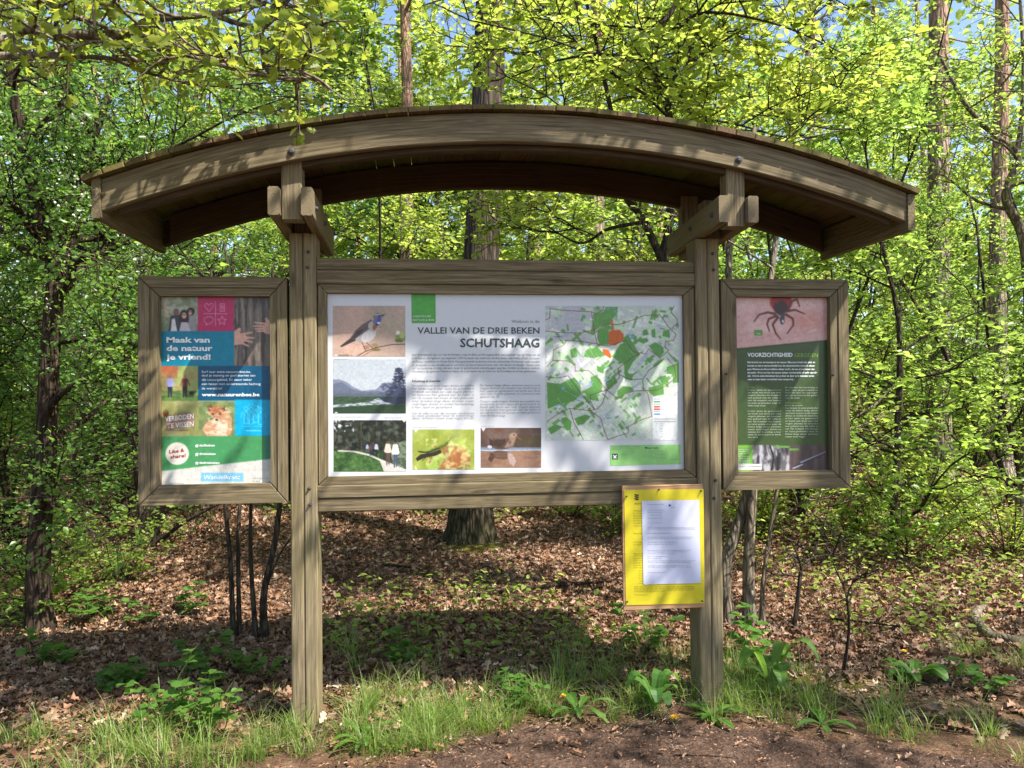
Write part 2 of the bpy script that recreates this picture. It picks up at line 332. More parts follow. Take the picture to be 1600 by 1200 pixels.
def para(x0, x1, ys, cap, seed, short=()):
    g = np.random.default_rng(seed); out = []; i = int(g.integers(0, 30))
    for k, y in enumerate(ys):
        full = (x1-x0)*(g.uniform(.3, .75) if k in short else 1.0); t = ''; nch = full/(cap*.82)
        while len(t) < nch: t += WORDS[i % len(WORDS)]+' '; i += 1
        t = t.strip(); out.append((t[0].upper()+t[1:] if k == 0 else t, x0, x0+full, y, cap))
    return out
Z0 = 1.518
# ------------------------------------------------------------------ the shelter
SH = root('information_shelter', (.45, 0, 0))
tag(SH, 'weathered timber shelter with arched roof on two posts holding the wide white map panel', 'information shelter')
CX, CZ, RB, RT = .45, Z0-3.776, 4.86, 4.985
for x0, x1 in ((-.625, -.505), (1.295, 1.413)):
    xm = (x0+x1)/2
    b = Wood(); b.box(x0, xm-.001, -.008, .137, -.15, Z0+.735, 'z', .006); b.box(xm+.001, x1, -.008, .137, -.15, Z0+.735, 'z', .006)
    xa = xm if x0 < 0 else xm+.04
    b.box(xa-.042, xa+.042, .02, .12, Z0+.73, Z0+.93, 'z')
    p = b.build('post', M['wood2'], SH)
    for zz in (Z0+.655, Z0+.585, Z0-.43, Z0-.515): bolt(p, xm+.027+rng.uniform(-.008, .008), -.008, zz+rng.uniform(-.01, .01), .008)
for pcx, dz, zb in ((-.568, 0, .708), (1.392, .01, .725)):
    for sgn in (-1, 1):
        xc = pcx+sgn*.068; zf = Z0+.752; zr = Z0+zb; top = Z0+.872
        b = Wood(); b.box(xc-.024, xc+.024, -.30, .435, 0, 1, 'y', .006)
        V = b.V[0]; t = (V[:, 1]+.30)/.735; V[:, 2] = np.where(V[:, 2] > .5, top-.03*t-(1-V[:, 2]), zf+(zr-zf)*t+V[:, 2])
        a = b.build('support_arm', M['wood2'], SH)
        for yy in (-.22, .07): bolt(a, xc+sgn*.024, yy, Z0+.80, .013, 'x', sgn)
    b = Wood(); b.box(pcx-.043, pcx+.043, -.268, -.185, Z0+.742, Z0+1.08-(.05), 'z', .005); b.build('hanger_block', M['wood2'], SH)
    b = Wood(); b.box(pcx-.043, pcx+.043, .33, .412, Z0+.70, Z0+1.03, 'z', .005); b.build('hanger_block', M['wood2'], SH)
XL, XR = CX-1.765, CX+1.735
f = Wood().arc(CX, CZ, RB, RT, XL, XR, -.312, -.272).build('fascia_beam', M['wood'], SH)
bolt(f, -.558, -.312, Z0+1.016, .017); bolt(f, 1.389, -.312, Z0+1.029, .017)
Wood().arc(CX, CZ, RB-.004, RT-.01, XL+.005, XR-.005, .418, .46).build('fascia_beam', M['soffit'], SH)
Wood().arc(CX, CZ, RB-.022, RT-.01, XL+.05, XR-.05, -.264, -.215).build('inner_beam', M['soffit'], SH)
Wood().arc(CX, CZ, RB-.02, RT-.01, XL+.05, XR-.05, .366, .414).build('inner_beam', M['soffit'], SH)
for xa, xb in ((XL-.036, XL-.002), (XR+.002, XR+.036)):
    Wood().box(xa, xb, -.322, .47, Z0+.722, Z0+.889, 'y', .005).build('end_board', M['wood'], SH)
d = Wood(); th0, th1 = math.asin((-1.385-CX)/5.0), math.asin((2.232-CX)/5.0); nb = 41
for i in range(nb):
    a0 = th0+(th1-th0)*i/nb+.00018; a1 = th0+(th1-th0)*(i+1)/nb-.00018; y0 = -.346+rng.uniform(-.0018, .0018); y1 = .50+rng.uniform(-.01, .01)
    ra = RT+.002+rng.uniform(0, .003); rb = ra+.021+(rng.uniform(.0, .006) if a0 > .1 else rng.uniform(0, .003))
    pr = [(CX+r*math.sin(a), CZ+r*math.cos(a)) for r, a in ((ra, a0), (ra, a1), (rb, a1), (rb, a0))]
    n0 = len(d.V); d.poly(pr, y0, y1, bev=.0035); g = d.G[n0]; g[:] = g[:, [2, 0, 1]]
d.build('roof_boards', M['deck'], SH)
# frame round the central panel
X0, X1 = -.503, 1.293
def rail(parent, z0, z1, y0=.006, y1=.05, mat='wood', xa=X0, xb=X1): return Wood().box(xa, xb, y0, y1, z0, z1, 'x', .005).build('frame_rail', M[mat], parent)
rail(SH, Z0+.573, Z0+.627, .010); rail(SH, Z0+.507, Z0+.571, .004)
rail(SH, Z0-.481, Z0-.422, .004); rail(SH, Z0-.545, Z0-.483, .010)
def trim(parent, xo0, xo1, zo0, zo1, xi0, xi1, zi0, zi1, y0, y1, mat='wood', gap=.0012, name='frame_trim'):
    g = gap
    for pr, ax in (([(xo0+g, zo1), (xo1-g, zo1), (xi1-g, zi1), (xi0+g, zi1)], (1, 0)), ([(xo0+g, zo0), (xi0+g, zi0), (xi1-g, zi0), (xo1-g, zo0)], (1, 0)),
                   ([(xo0, zo0+g), (xo0, zo1-g), (xi0, zi1-g), (xi0, zi0+g)], (0, 1)), ([(xo1, zo0+g), (xi1, zi0+g), (xi1, zi1-g), (xo1, zo1-g)], (0, 1))):
        Wood().poly(pr, y0, y1, ax).build(name, M[mat], parent)
trim(SH, -.500, 1.291, Z0-.420, Z0+.505, -.459, 1.239, Z0-.383, Z0+.465, .012, .055)
panel = Wood().box(-.47, 1.25, .034, .052, Z0-.395, Z0+.475, 'x', .001).build('information_panel', M['white'], SH)
Sp = Sheet(500, 440, 3.75, .034, panel)
# --- bird on a twig
c = Canvas(75, 142, 500, 438, 2.6, (176, 150, 135)); c.tex(75, 142, 500, 438, (196, 160, 142), .006, .003, 1, .5, 3, .8)
c.tex(75, 142, 500, 438, (150, 135, 118), .008, .002, 2, .55, 3, .5); c.ell(520, 250, 160, 60, (165, 160, 130), al=.4, soft=.5)
c.line([(215, 438), (262, 410), (330, 385), (420, 368), (500, 366)], 5, (70, 55, 40)); c.line([(245, 438), (300, 405), (345, 402)], 3, (80, 60, 45))
c.ell(470, 330, 30, 26, (125, 135, 75)); c.ell(455, 300, 12, 12, (225, 222, 205)); c.ell(480, 312, 16, 20, (165, 175, 110)); c.ell(460, 345, 22, 10, (90, 100, 45))
c.ell(320, 372, 20, 12, (150, 125, 95)); c.ell(272, 385, 18, 12, (160, 120, 90)); c.ell(330, 398, 24, 9, (120, 100, 60))
c.line([(242, 345), (268, 405)], 3.5, (60, 50, 45)); c.line([(262, 348), (308, 388)], 3.5, (60, 50, 45))
c.poly([(118, 378), (180, 330), (230, 335), (195, 352), (125, 384)], (58, 48, 44)); c.ell(268, 300, 72, 38, (168, 160, 158), -38); c.ell(285, 318, 50, 30, (196, 190, 186), -38)
c.poly([(178, 330), (210, 285), (250, 250), (300, 222), (318, 240), (290, 275), (240, 312), (200, 340)], (98, 84, 82)); c.poly([(182, 332), (215, 295), (255, 275), (240, 305), (205, 335)], (66, 55, 55))
c.ell(312, 262, 30, 30, (176, 166, 158), -20); c.ell(322, 264, 13, 22, (158, 84, 52), 25); c.ell(330, 238, 20, 24, (104, 100, 128), -10); c.ell(338, 204, 27, 19, (112, 102, 108), -15); c.ell(346, 224, 12, 19, (62, 74, 158), 15); c.ell(336, 250, 10, 7, (48, 50, 84), -20); c.line([(240, 335), (292, 322)], 5, (205, 196, 190))
c.line([(322, 196), (355, 192)], 4, (215, 210, 205)); c.ell(343, 243, 9, 6, (225, 222, 220)); c.poly([(362, 196), (384, 190), (364, 207)], (35, 32, 35)); c.ell(349, 200, 4, 4, (15, 12, 15))
c.poly([(80, 438), (95, 424), (110, 438)], (200, 198, 198)); c.tex(108, 425, 190, 436, (95, 80, 60), .1, .1, 3, .5, 8, .6); c.mesh('photograph', Sp)
# --- river landscape
c = Canvas(77, 455, 503, 772, 2.6, (178, 184, 190)); c.poly([(77, 560), (77, 455), (503, 455), (503, 560)], (170, 177, 184), .5)
for pts, col in (([(77, 575), (110, 572), (160, 590), (200, 620), (250, 640), (330, 630), (360, 600), (400, 590), (503, 640), (503, 670), (77, 670)], (122, 127, 146)),
                 ([(77, 600), (130, 590), (190, 630), (250, 645), (355, 645), (355, 672), (77, 672)], (96, 104, 124))): c.poly(pts, col)
c.tex(77, 640, 360, 656, (84, 92, 108), .05, .1, 140, .5, 5, .5); c.rect(77, 655, 503, 772, (62, 82, 62)); c.rect(77, 655, 503, 672, (86, 92, 104)); c.poly([(77, 722), (220, 712), (300, 700), (330, 684), (360, 682), (420, 690), (470, 700), (420, 715), (300, 722), (180, 728), (77, 737)], (180, 184, 196))
c.poly([(345, 672), (503, 672), (503, 718), (420, 715), (380, 705), (355, 690)], (58, 62, 88)); c.poly([(77, 740), (250, 730), (503, 722), (503, 772), (77, 772)], (46, 66, 44))
c.tex(77, 672, 503, 772, (36, 58, 38), .05, .14, 4, .52, 6, .6); c.line([(460, 505), (462, 670)], 4, (40, 40, 65))
g_ = np.random.default_rng(3)
for k in range(170):
    yy = g_.uniform(508, 665); ww = 8+(yy-500)*.36; c.ell(461+g_.uniform(-ww, ww), yy, g_.uniform(5, 13), g_.uniform(2, 5), (40+g_.integers(0, 22), 42+g_.integers(0, 20), 62+g_.integers(0, 25)), al=.85)
for k in range(90): c.ell(g_.uniform(360, 503), g_.uniform(598, 668), g_.uniform(5, 12), g_.uniform(4, 9), (66, 70, 96), al=.6)
c.poly([(82, 772), (96, 760), (110, 772)], (190, 190, 190)); c.mesh('photograph', Sp)
# --- walkers
c = Canvas(80, 812, 505, 1113, 2.6, (48, 52, 42)); c.tex(80, 812, 505, 1000, (82, 88, 74), .03, .05, 5, .52, 6, .9); c.tex(80, 812, 505, 1000, (26, 28, 24), .05, .05, 6, .55, 8, .8)
c.tex(80, 812, 200, 880, (205, 210, 220), .06, .06, 7, .62, 10, .9)
for k in range(26):
    x = g_.uniform(80, 505); c.line([(x, 812), (x+g_.uniform(-12, 12), 985)], g_.uniform(1.5, 4), (34, 32, 26), .7)
c.line([(240, 830), (245, 1000)], 8, (70, 68, 48)); c.poly([(80, 990), (200, 995), (290, 1015), (350, 1050), (380, 1113), (80, 1113)], (66, 100, 52)); c.tex(80, 990, 370, 1113, (44, 74, 36), .05, .07, 8, .5, 6, .7)
c.tex(80, 990, 350, 1113, (100, 130, 70), .08, .1, 80, .6, 6, .6); c.poly([(400, 960), (505, 930), (505, 1113), (440, 1113)], (110, 122, 100)); c.tex(400, 930, 505, 1113, (60, 72, 56), .08, .08, 9, .5, 6, .8)
c.poly([(105, 987), (200, 990), (290, 1010), (345, 1035), (505, 1100), (505, 1113), (375, 1113), (350, 1050), (290, 1022), (200, 1000), (105, 995)], (192, 186, 178))
for x, y, h, sh, tr in ((277, 950, 60, (150, 165, 190), (60, 70, 90)), (295, 955, 66, (90, 60, 60), (40, 40, 55)), (312, 945, 74, (60, 60, 75), (35, 35, 45)), (330, 945, 80, (205, 205, 215), (35, 38, 52)), (397, 935, 140, (205, 190, 175), (95, 70, 60)), (441, 940, 150, (232, 226, 226), (70, 80, 105))):
    q = h/140; c.poly([(x-10*q, y+62*q), (x+12*q, y+62*q), (x+10*q, y+135*q), (x+3*q, y+135*q), (x+1*q, y+80*q), (x-3*q, y+140*q), (x-9*q, y+138*q)], tr)
    c.poly([(x-12*q, y+14*q), (x+12*q, y+14*q), (x+22*q, y+60*q), (x+14*q, y+68*q), (x-14*q, y+68*q), (x-22*q, y+60*q)], sh); c.ell(x, y, 9*q, 11*q, (120, 85, 70)); c.ell(x, y-4*q, 9*q, 8*q, (50, 35, 30))
c.poly([(478, 812), (492, 826), (505, 812)], (200, 200, 205)); c.mesh('photograph', Sp)
# --- grasshopper
c = Canvas(543, 866, 905, 1101, 2.4, (142, 152, 62)); c.tex(543, 866, 905, 1101, (170, 180, 96), .008, .008, 10, .5, 3, .7); c.tex(543, 866, 905, 1101, (122, 138, 46), .012, .01, 11, .55, 4, .5)
for pts, col in (([(640, 1101), (680, 1030), (740, 985), (760, 940), (800, 915), (790, 950), (860, 915), (845, 960), (865, 975), (820, 1000), (880, 1020), (860, 1060), (800, 1101)], (172, 186, 92)),
                 ([(760, 1000), (800, 970), (850, 985), (880, 1040), (850, 1062), (800, 1090), (740, 1095), (700, 1080)], (182, 128, 78)), ([(620, 1080), (690, 1020), (720, 1040), (690, 1090), (640, 1101)], (150, 176, 80)),
                 ([(720, 990), (770, 930), (790, 960), (750, 1030)], (205, 208, 130))): c.poly(pts, col)
c.tex(640, 960, 880, 1101, (140, 84, 48), .03, .03, 12, .58, 6, .7); c.tex(620, 920, 880, 1101, (216, 214, 150), .03, .04, 92, .6, 6, .6)
c.poly([(562, 1035), (590, 1012), (660, 1000), (705, 985), (715, 1000), (680, 1020), (620, 1030), (570, 1052)], (48, 42, 34)); c.poly([(572, 990), (620, 995), (690, 970), (750, 940), (752, 952), (700, 985), (640, 1005), (590, 1004)], (84, 96, 40))
c.line([(578, 996), (628, 1002), (700, 975)], 5, (36, 38, 26)); c.line([(640, 990), (735, 942)], 6, (120, 138, 60)); c.line([(600, 1050), (640, 1012)], 3, (40, 35, 30)); c.ell(742, 945, 10, 7, (96, 110, 50), -25); c.line([(748, 938), (785, 900)], 1.5, (50, 45, 35))
c.line([(660, 1020), (640, 1060)], 3, (70, 66, 40)); c.poly([(550, 866), (562, 886), (576, 866)], (210, 212, 205)); c.poly([(556, 1101), (560, 1075), (572, 1101)], (205, 210, 150)); c.mesh('photograph', Sp)
# --- water rail
c = Canvas(942, 857, 1296, 1090, 2.4, (78, 62, 56)); c.tex(942, 857, 1296, 980, (112, 92, 82), .012, .015, 13, .5, 4, .8); c.tex(1140, 900, 1296, 980, (70, 62, 40), .03, .04, 14, .45, 5, .8); c.tex(942, 857, 1140, 940, (104, 62, 46), .01, .02, 15, .6, 4, .6)
c.rect(942, 980, 1296, 1090, (122, 92, 76)); c.tex(942, 985, 1296, 1090, (156, 122, 98), .01, .02, 16, .5, 4, .7); c.rect(942, 972, 1296, 988, (112, 128, 150)); c.line([(942, 988), (1000, 990), (1296, 986)], 5, (182, 196, 214))
c.ell(1068, 952, 62, 32, (88, 68, 58), -6); c.poly([(1105, 930), (1112, 895), (1150, 890), (1146, 925), (1128, 965), (1080, 975)], (138, 114, 98)); c.ell(1133, 902, 22, 15, (150, 124, 106)); c.poly([(1150, 903), (1186, 928), (1182, 933), (1146, 912)], (110, 70, 55)); c.ell(1138, 899, 4, 4, (25, 15, 12))
c.poly([(1020, 945), (992, 915), (995, 950), (985, 972), (1012, 975)], (60, 46, 40)); c.ell(1050, 945, 40, 18, (66, 50, 42), -8); c.ell(996, 968, 14, 9, (190, 185, 190)); c.tex(1000, 920, 1120, 975, (50, 38, 32), .08, .08, 17, .55, 8, .5)
c.ell(1062, 1015, 56, 26, (88, 66, 55), 6, .8); c.poly([(1100, 1000), (1128, 1010), (1150, 1050), (1135, 1082), (1112, 1062), (1100, 1030)], (176, 152, 148), .9); c.poly([(1000, 1000), (985, 1040), (1004, 1058), (1030, 1020)], (58, 42, 36), .8)
c.tex(942, 985, 1296, 1090, (150, 120, 100), .01, .12, 18, .6, 6, .35); c.poly([(945, 857), (958, 880), (972, 857)], (215, 215, 215)); c.mesh('photograph', Sp)
# --- map (measured on its own zoom)
Sm = Sheet(840, 440, 3.75, .034, panel)
c = Canvas(45, 142, 828, 930, 2.5, (186, 192, 182)); c.tex(45, 142, 828, 930, (198, 206, 190), .01, .01, 20, .5, 6, .8); c.tex(45, 142, 340, 560, (176, 172, 182), .01, .012, 21, .48, 5, .8)
G1, G2, LG = (92, 146, 70), (104, 158, 82), (182, 208, 168)
g_ = np.random.default_rng(12)
for k in range(620):
    x, y = g_.uniform(55, 820), g_.uniform(150, 900)
    if x > 620 and y > 640: continue
    if y < 360 and x < 320 and g_.random() < .6: continue
    a = R((-38 if y > 300 else 15)+g_.normal()*6+(90 if g_.random() < .4 else 0)); l, s_ = g_.uniform(8, 40), g_.uniform(3, 12)
    if y > 770: l *= .6
    cs, sn = math.cos(a), math.sin(a); P4 = [(x+u*l*cs-v*s_*sn, y+u*l*sn+v*s_*cs) for u, v in ((-1, -1), (1, -1), (1, 1), (-1, 1))]
    t = g_.random(); c.poly(P4, G1 if t < .28 else (LG if t < .62 else ((214, 216, 208) if t < .85 else (168, 176, 186))), .85)
for pts in ([(325, 190), (385, 180), (400, 150), (470, 150), (465, 190), (430, 230), (430, 250), (370, 262), (335, 290)], [(350, 290), (420, 250), (415, 300), (420, 370), (365, 372), (350, 330)],
            [(435, 440), (480, 375), (515, 350), (570, 420), (520, 450), (480, 470)], [(500, 330), (530, 310), (545, 340), (600, 430), (560, 470), (520, 540), (560, 540), (555, 580), (510, 570)],
            [(650, 375), (690, 355), (735, 385), (740, 415), (715, 445), (680, 420)], [(735, 290), (770, 280), (775, 330), (730, 320)], [(665, 285), (688, 275), (690, 330), (668, 325)], [(612, 290), (640, 278), (650, 312), (620, 318)],
            [(755, 500), (800, 485), (828, 470), (828, 590), (790, 595), (795, 545), (755, 540)], [(710, 560), (750, 548), (765, 585), (725, 598)], [(650, 620), (735, 600), (740, 660), (680, 672), (648, 645)],
            [(465, 640), (500, 612), (560, 618), (560, 640), (510, 655), (495, 690), (470, 680)], [(55, 590), (130, 600), (215, 560), (250, 600), (255, 660), (215, 700), (120, 720), (60, 745)], [(270, 640), (340, 600), (360, 560), (380, 600), (340, 640), (360, 700), (300, 690)],
            [(60, 860), (105, 835), (150, 850), (120, 870), (80, 895)], [(140, 800), (170, 792), (200, 820), (195, 870), (165, 870)], [(215, 800), (280, 778), (312, 788), (270, 835), (235, 840)], [(400, 590), (450, 550), (470, 590), (410, 640)], [(290, 400), (350, 385), (400, 430), (330, 450), (270, 440)],
            [(190, 400), (225, 385), (235, 440), (200, 450)], [(345, 490), (390, 510), (385, 540), (350, 525)], [(310, 560), (350, 545), (380, 640), (330, 670)], [(575, 345), (640, 330), (650, 350), (620, 365)], [(170, 250), (180, 250), (185, 290), (175, 290)]):
    c.poly(pts, G1)
c.tex(325, 150, 470, 300, G2, .02, .03, 22, .5, 6, .5)
for pts in ([(428, 222), (440, 225), (448, 285), (480, 282), (505, 310), (500, 345), (455, 375), (418, 370), (415, 300), (438, 282)], [(380, 395), (415, 400), (434, 438), (425, 450), (385, 425)]): c.poly(pts, (196, 96, 34))
for x, y in ((250, 590), (318, 595), (405, 590), (150, 625), (250, 690), (120, 730), (405, 150), (455, 165), (415, 795), (550, 325)):
    for k in range(4): c.ell(x+g_.uniform(-14, 14), y+g_.uniform(-14, 14), g_.uniform(4, 10), g_.uniform(3, 7), (112, 152, 186), al=.8)
for k in range(26):
    x, y = g_.uniform(80, 560), g_.uniform(380, 820); c.line([(x, y), (x+g_.uniform(30, 90), y+g_.uniform(50, 120))], 1.5, (225, 228, 222), .8)
RD = (112, 52, 56)
for pts in ([(48, 225), (72, 215), (75, 160), (160, 170), (315, 178), (345, 190), (385, 165), (385, 142)], [(48, 290), (130, 300), (250, 302), (325, 285), (335, 280)], [(315, 178), (335, 300), (350, 370), (420, 378), (515, 345), (560, 410), (630, 425), (650, 395), (715, 448), (768, 402), (745, 385), (750, 350)],
            [(335, 300), (400, 250), (480, 252), (560, 225), (620, 200), (715, 195), (770, 270), (810, 310), (795, 345), (750, 352)], [(800, 142), (780, 180), (815, 220), (818, 245), (790, 270)], [(55, 500), (90, 460), (95, 400), (160, 370), (165, 345), (250, 350), (350, 365)],
            [(90, 462), (180, 465), (220, 490), (222, 525), (300, 520), (350, 570), (405, 635), (470, 685), (520, 655), (570, 640), (640, 638), (700, 635), (760, 605), (810, 560), (800, 500), (760, 450)], [(740, 450), (710, 480), (650, 520), (615, 575), (620, 630)],
            [(470, 510), (480, 545), (540, 575), (610, 570)], [(55, 820), (120, 775), (190, 742), (300, 755), (350, 745), (380, 715), (405, 635), (480, 560), (470, 510), (560, 440), (620, 410)], [(190, 745), (215, 830), (245, 880), (268, 925)],
            [(315, 760), (370, 800), (390, 870), (412, 925), (530, 885), (530, 850), (600, 812), (668, 790), (655, 700), (640, 640)], [(50, 558), (120, 565), (180, 552), (250, 650), (330, 745)], [(405, 635), (310, 665), (310, 700), (335, 748)]):
    c.line(pts, 3.6, RD if pts[0][0] in (48, 315, 335, 90, 55) else (60, 48, 58), .9)
c.rect(675, 672, 815, 930, (216, 218, 216)); c.mesh('trail_map', Sm, .0008)
lg = [[(682, y), (718, y), (718, y+5), (682, y+5)] for y in (684, 770)]
flat(Sm, 'legend_swatch', [[(682, 700), (718, 700), (718, 707), (682, 707)]], M['green'], .0014)
rd = plain('red_print', (.6, .08, .03), .4); bl = plain('blue_print', (.12, .3, .55), .4); gy = plain('grey_print', (.35, .35, .37), .4)
[flat(Sm, 'legend_swatch', [[(682, y), (718, y), (718, y+8), (682, y+8)]], rd, .0014) for y in (729, 743)]
flat(Sm, 'legend_swatch', [[(682, 772), (718, 772), (718, 780), (682, 780)]], bl, .0014)
[flat(Sm, 'legend_swatch', [[(682, y), (810 if y > 800 else 718, y), (810 if y > 800 else 718, y+3), (682, y+3)]], gy, .0014) for y in (686, 716, 758, 803, 818)]
each(Sm, 'legend_lettering', [[(t, 722, None, y, 5.5)] for t, y in (('weg', 690), ('bos', 706), ('pad', 720), ('route', 735), ('gebied', 750), ('grens', 764), ('water', 779), ('start', 835), ('kapel', 848), ('hut', 864), ('bank', 880), ('brug', 894), ('parking', 910))]+[[('•', 697, None, y, 9)] for y in (836, 850, 866, 882, 908)], M['t_grey'])
each(Sm, 'place_name', [[('Deurne', 100, 148, 326, 8)], [('Peer', 790, 818, 280, 7)]], M['t_dark'])
# footer
flat(Sm, 'footer_box', [[(425, 958), (838, 955), (840, 1070), (426, 1078)]], plain('lime_print', (.27, .56, .17), .4), .0010)
flat(Sm, 'footer_icon', [[(437, 1008), (470, 1008), (470, 1042), (437, 1042)]], M['t_dark'], .0014)
flat(Sm, 'footer_mark', [[(443, 1014), (453, 1022), (464, 1014), (464, 1020), (458, 1026), (464, 1036), (456, 1036), (453, 1030), (450, 1036), (443, 1036), (448, 1026), (443, 1020)]], M['t_white'], .0020)
letter(Sm, 'footer_lettering', [('Meer info', 630, 710, 979, 11)], M['t_dark'], bold=.02)
each(Sm, 'footer_lettering', [para(432, 600, (968, 977, 986), 5, 31, (2,)), para(630, 750, (994, 1004, 1014, 1024, 1034), 5, 32, (1, 3)), [('www.natuurenbos.be', 778, 834, 1044, 5)]], M['t_grey'])
# headings
flat(Sp, 'logo_square', [[(535, 70), (677, 70), (678, 243), (537, 243)]], M['green'], .0010)
letter(Sp, 'logo_lettering', [('AGENTSCHAP', 543, 650, 208, 10), ('NATUUR & BOS', 543, 668, 230, 11)], M['t_white'])
letter(Sp, 'heading', [('VALLEI VAN DE DRIE BEKEN', 572, 1286, 304, 38)], M['t_dark'], bold=.012)
letter(Sp, 'heading', [('SCHUTSHAAG', 822, 1286, 383, 52)], M['t_dark'], bold=.02)
letter(Sp, 'heading', [('Welkom in de', 1122, 1286, 242, 20)], M['t_grey'])
letter(Sp, 'paragraph', [('Het Heerlijkheid, een uur van de Kempen, stap en fiets nu het uitgestrekte natuurgebied van de Vallei van de', 540, 1290, 433, 12),
    ('Drie Beken. Het gebied van ongeveer 1200 ha dankt zijn naam aan de drie beken die vlakbij elkaar stromen:', 540, 1288, 453, 12),
    ('de Kleine, middelste en Grote Beek. Het gevarieerde landschap met een afwisseling van bossen, natte weiden', 540, 1288, 473, 12),
    ('en graslanden is een paradijs om te wandelen. Je kan er kennismaken met vele dieren en planten. Geniet mee', 540, 1288, 493, 12),
    ('van het landschap en stap ook eens langs de gemarkeerde wandelwegen; paarden, honden en fietsers, welkom', 540, 1288, 511, 12),
    ('Wandelaars zijn gewenst. Bossen en beken: dit is de natuur van de Vallei van de Drie Beken in al haar gewoonten.', 540, 1270, 530, 12)], M['t_grey'], bold=.006)
letter(Sp, 'paragraph', [('Schutshaag en Deurnels', 540, 705, 587, 12)], M['t_dark'], bold=.02)
each(Sp, 'paragraph', [para(540, 902, [613+18*k for k in range(8)], 11.5, 41, (7,)), para(540, 902, (775, 789, 804), 11.5, 42), para(940, 1292, [612+16.5*k for k in range(5)], 11.5, 43, (4,)), para(940, 1292, [706+16.5*k for k in range(6)], 11.5, 44, (5,))], M['t_grey'])
each(Sp, 'caption', [para(85, 165, (456,), 6, 51), para(85, 265, (794,), 6, 52), para(378, 480, (799,), 6, 53), para(548, 690, (855,), 6, 54), para(950, 1020, (850,), 6, 55)], M['t_grey'])
# ------------------------------------------------------------------ display cases
def case(xo0, xo1, zo0, zo1, xi0, xi1, zi0, zi1, label, dpt):
    r_ = root('display_case', ((xo0+xo1)/2, 0, zo0))
    tag(r_, label, 'display case')
    xm0, xm1, zm0, zm1 = xo0+(xi0-xo0)*.56, xo1+(xi1-xo1)*.56, zo0+(zi0-zo0)*.56, zo1+(zi1-zo1)*.56
    trim(r_, xo0, xo1, zo0, zo1, xm0, xm1, zm0, zm1, -.012, .06, name='frame_rail', gap=.0015)
    trim(r_, xm0+.001, xm1-.001, zm0+.001, zm1-.001, xi0, xi1, zi0, zi1, -.006, .055, name='frame_trim', gap=.0015)
    Wood().box(xo0+.01, xo1-.01, .0585, .075, zo0+.01, zo1-.01, 'z', .002).build('back_board', M['soffit'], r_)
    b = Wood().box(xi0-.01, xi1+.01, .028, .040, zi0-.01, zi1+.01, 'z', .001).build('poster', M['white'], r_)
    return r_, b
LC, LP = case(-1.284, -.636, Z0-.493, Z0+.533, -1.196, -.712, Z0-.404, Z0+.446, 'timber display case left of the shelter with colourful teal and pink poster', 0)
RC, RP = case(1.421, 2.071, Z0-.485, Z0+.542, 1.498, 1.979, Z0-.398, Z0+.456, 'timber display case right of the shelter with dark green tick warning poster', 0)
S = Sheet(210, 420, 3.156, .028, LP)
c = Canvas(118, 128, 682, 1076, 3.1, (196, 194, 186))
c.rect(118, 128, 313, 308, (158, 162, 138)); c.tex(118, 128, 313, 308, (112, 122, 84), .03, .03, 30, .5, 6, .8); c.tex(118, 128, 313, 250, (192, 190, 172), .02, .03, 31, .58, 6, .7)
c.line([(160, 150), (150, 185), (168, 235)], 12, (205, 160, 135)); c.poly([(168, 308), (180, 235), (215, 222), (232, 240), (240, 308)], (62, 60, 66)); c.poly([(180, 308), (186, 250), (200, 245), (212, 308)], (215, 208, 208)); c.poly([(262, 308), (272, 235), (296, 225), (306, 308)], (150, 140, 142))
c.ell(245, 245, 24, 42, (52, 34, 28)); c.ell(246, 232, 12, 15, (206, 158, 138)); c.poly([(222, 308), (232, 265), (262, 265), (278, 308)], (192, 178, 186)); c.ell(278, 212, 19, 20, (46, 34, 32)); c.ell(276, 218, 9, 12, (200, 152, 132)); c.ell(207, 214, 15, 17, (120, 86, 72)); c.line([(237, 228), (256, 228)], 3, (30, 25, 28)); c.line([(268, 214), (286, 214)], 3, (30, 25, 28))
c.rect(313, 128, 490, 308, (184, 40, 92))
W_ = (232, 205, 216)
c.line([(400, 165), (400, 283)], 2, W_); c.line([(342, 223), (458, 223)], 2, W_); c.line([(368, 212), (346, 186), (350, 174), (360, 173), (368, 182), (376, 173), (386, 174), (390, 186), (368, 212)], 2.2, W_)
c.line([(423, 174), (444, 174), (444, 210), (423, 210), (423, 174)], 2.4, W_); c.rect(428, 180, 439, 203, (205, 110, 145)); c.line([(352, 277), (358, 270), (345, 262), (345, 246), (358, 238), (380, 238), (390, 247), (388, 262), (372, 272), (352, 277)], 2.2, W_)
st = [(432+(23 if k % 2 == 0 else 10)*math.sin(k*math.pi/5), 257-(23 if k % 2 == 0 else 10)*math.cos(k*math.pi/5)) for k in range(11)]; c.line(st, 2.2, W_)
c.rect(490, 128, 682, 480, (112, 98, 90)); c.tex(490, 128, 682, 480, (68, 57, 52), .07, .008, 32, .5, 8, .9); c.tex(490, 128, 682, 480, (158, 144, 132), .09, .01, 33, .6, 8, .7)
for x in (512, 548, 585, 640): c.line([(x, 135), (x+6, 300), (x-4, 478)], 3, (48, 40, 38), .8)
SK = (214, 162, 140)
c.poly([(492, 310), (515, 290), (525, 296), (520, 318), (545, 322), (560, 345), (530, 372), (492, 378)], SK)
for a, b_ in (((520, 325), (578, 315)), ((525, 338), (586, 342)), ((522, 350), (580, 362)), ((515, 360), (562, 382))): c.line([a, b_], 11, SK, w2=8)
c.poly([(672, 265), (650, 240), (642, 246), (648, 270), (630, 290), (640, 318), (672, 325)], SK)
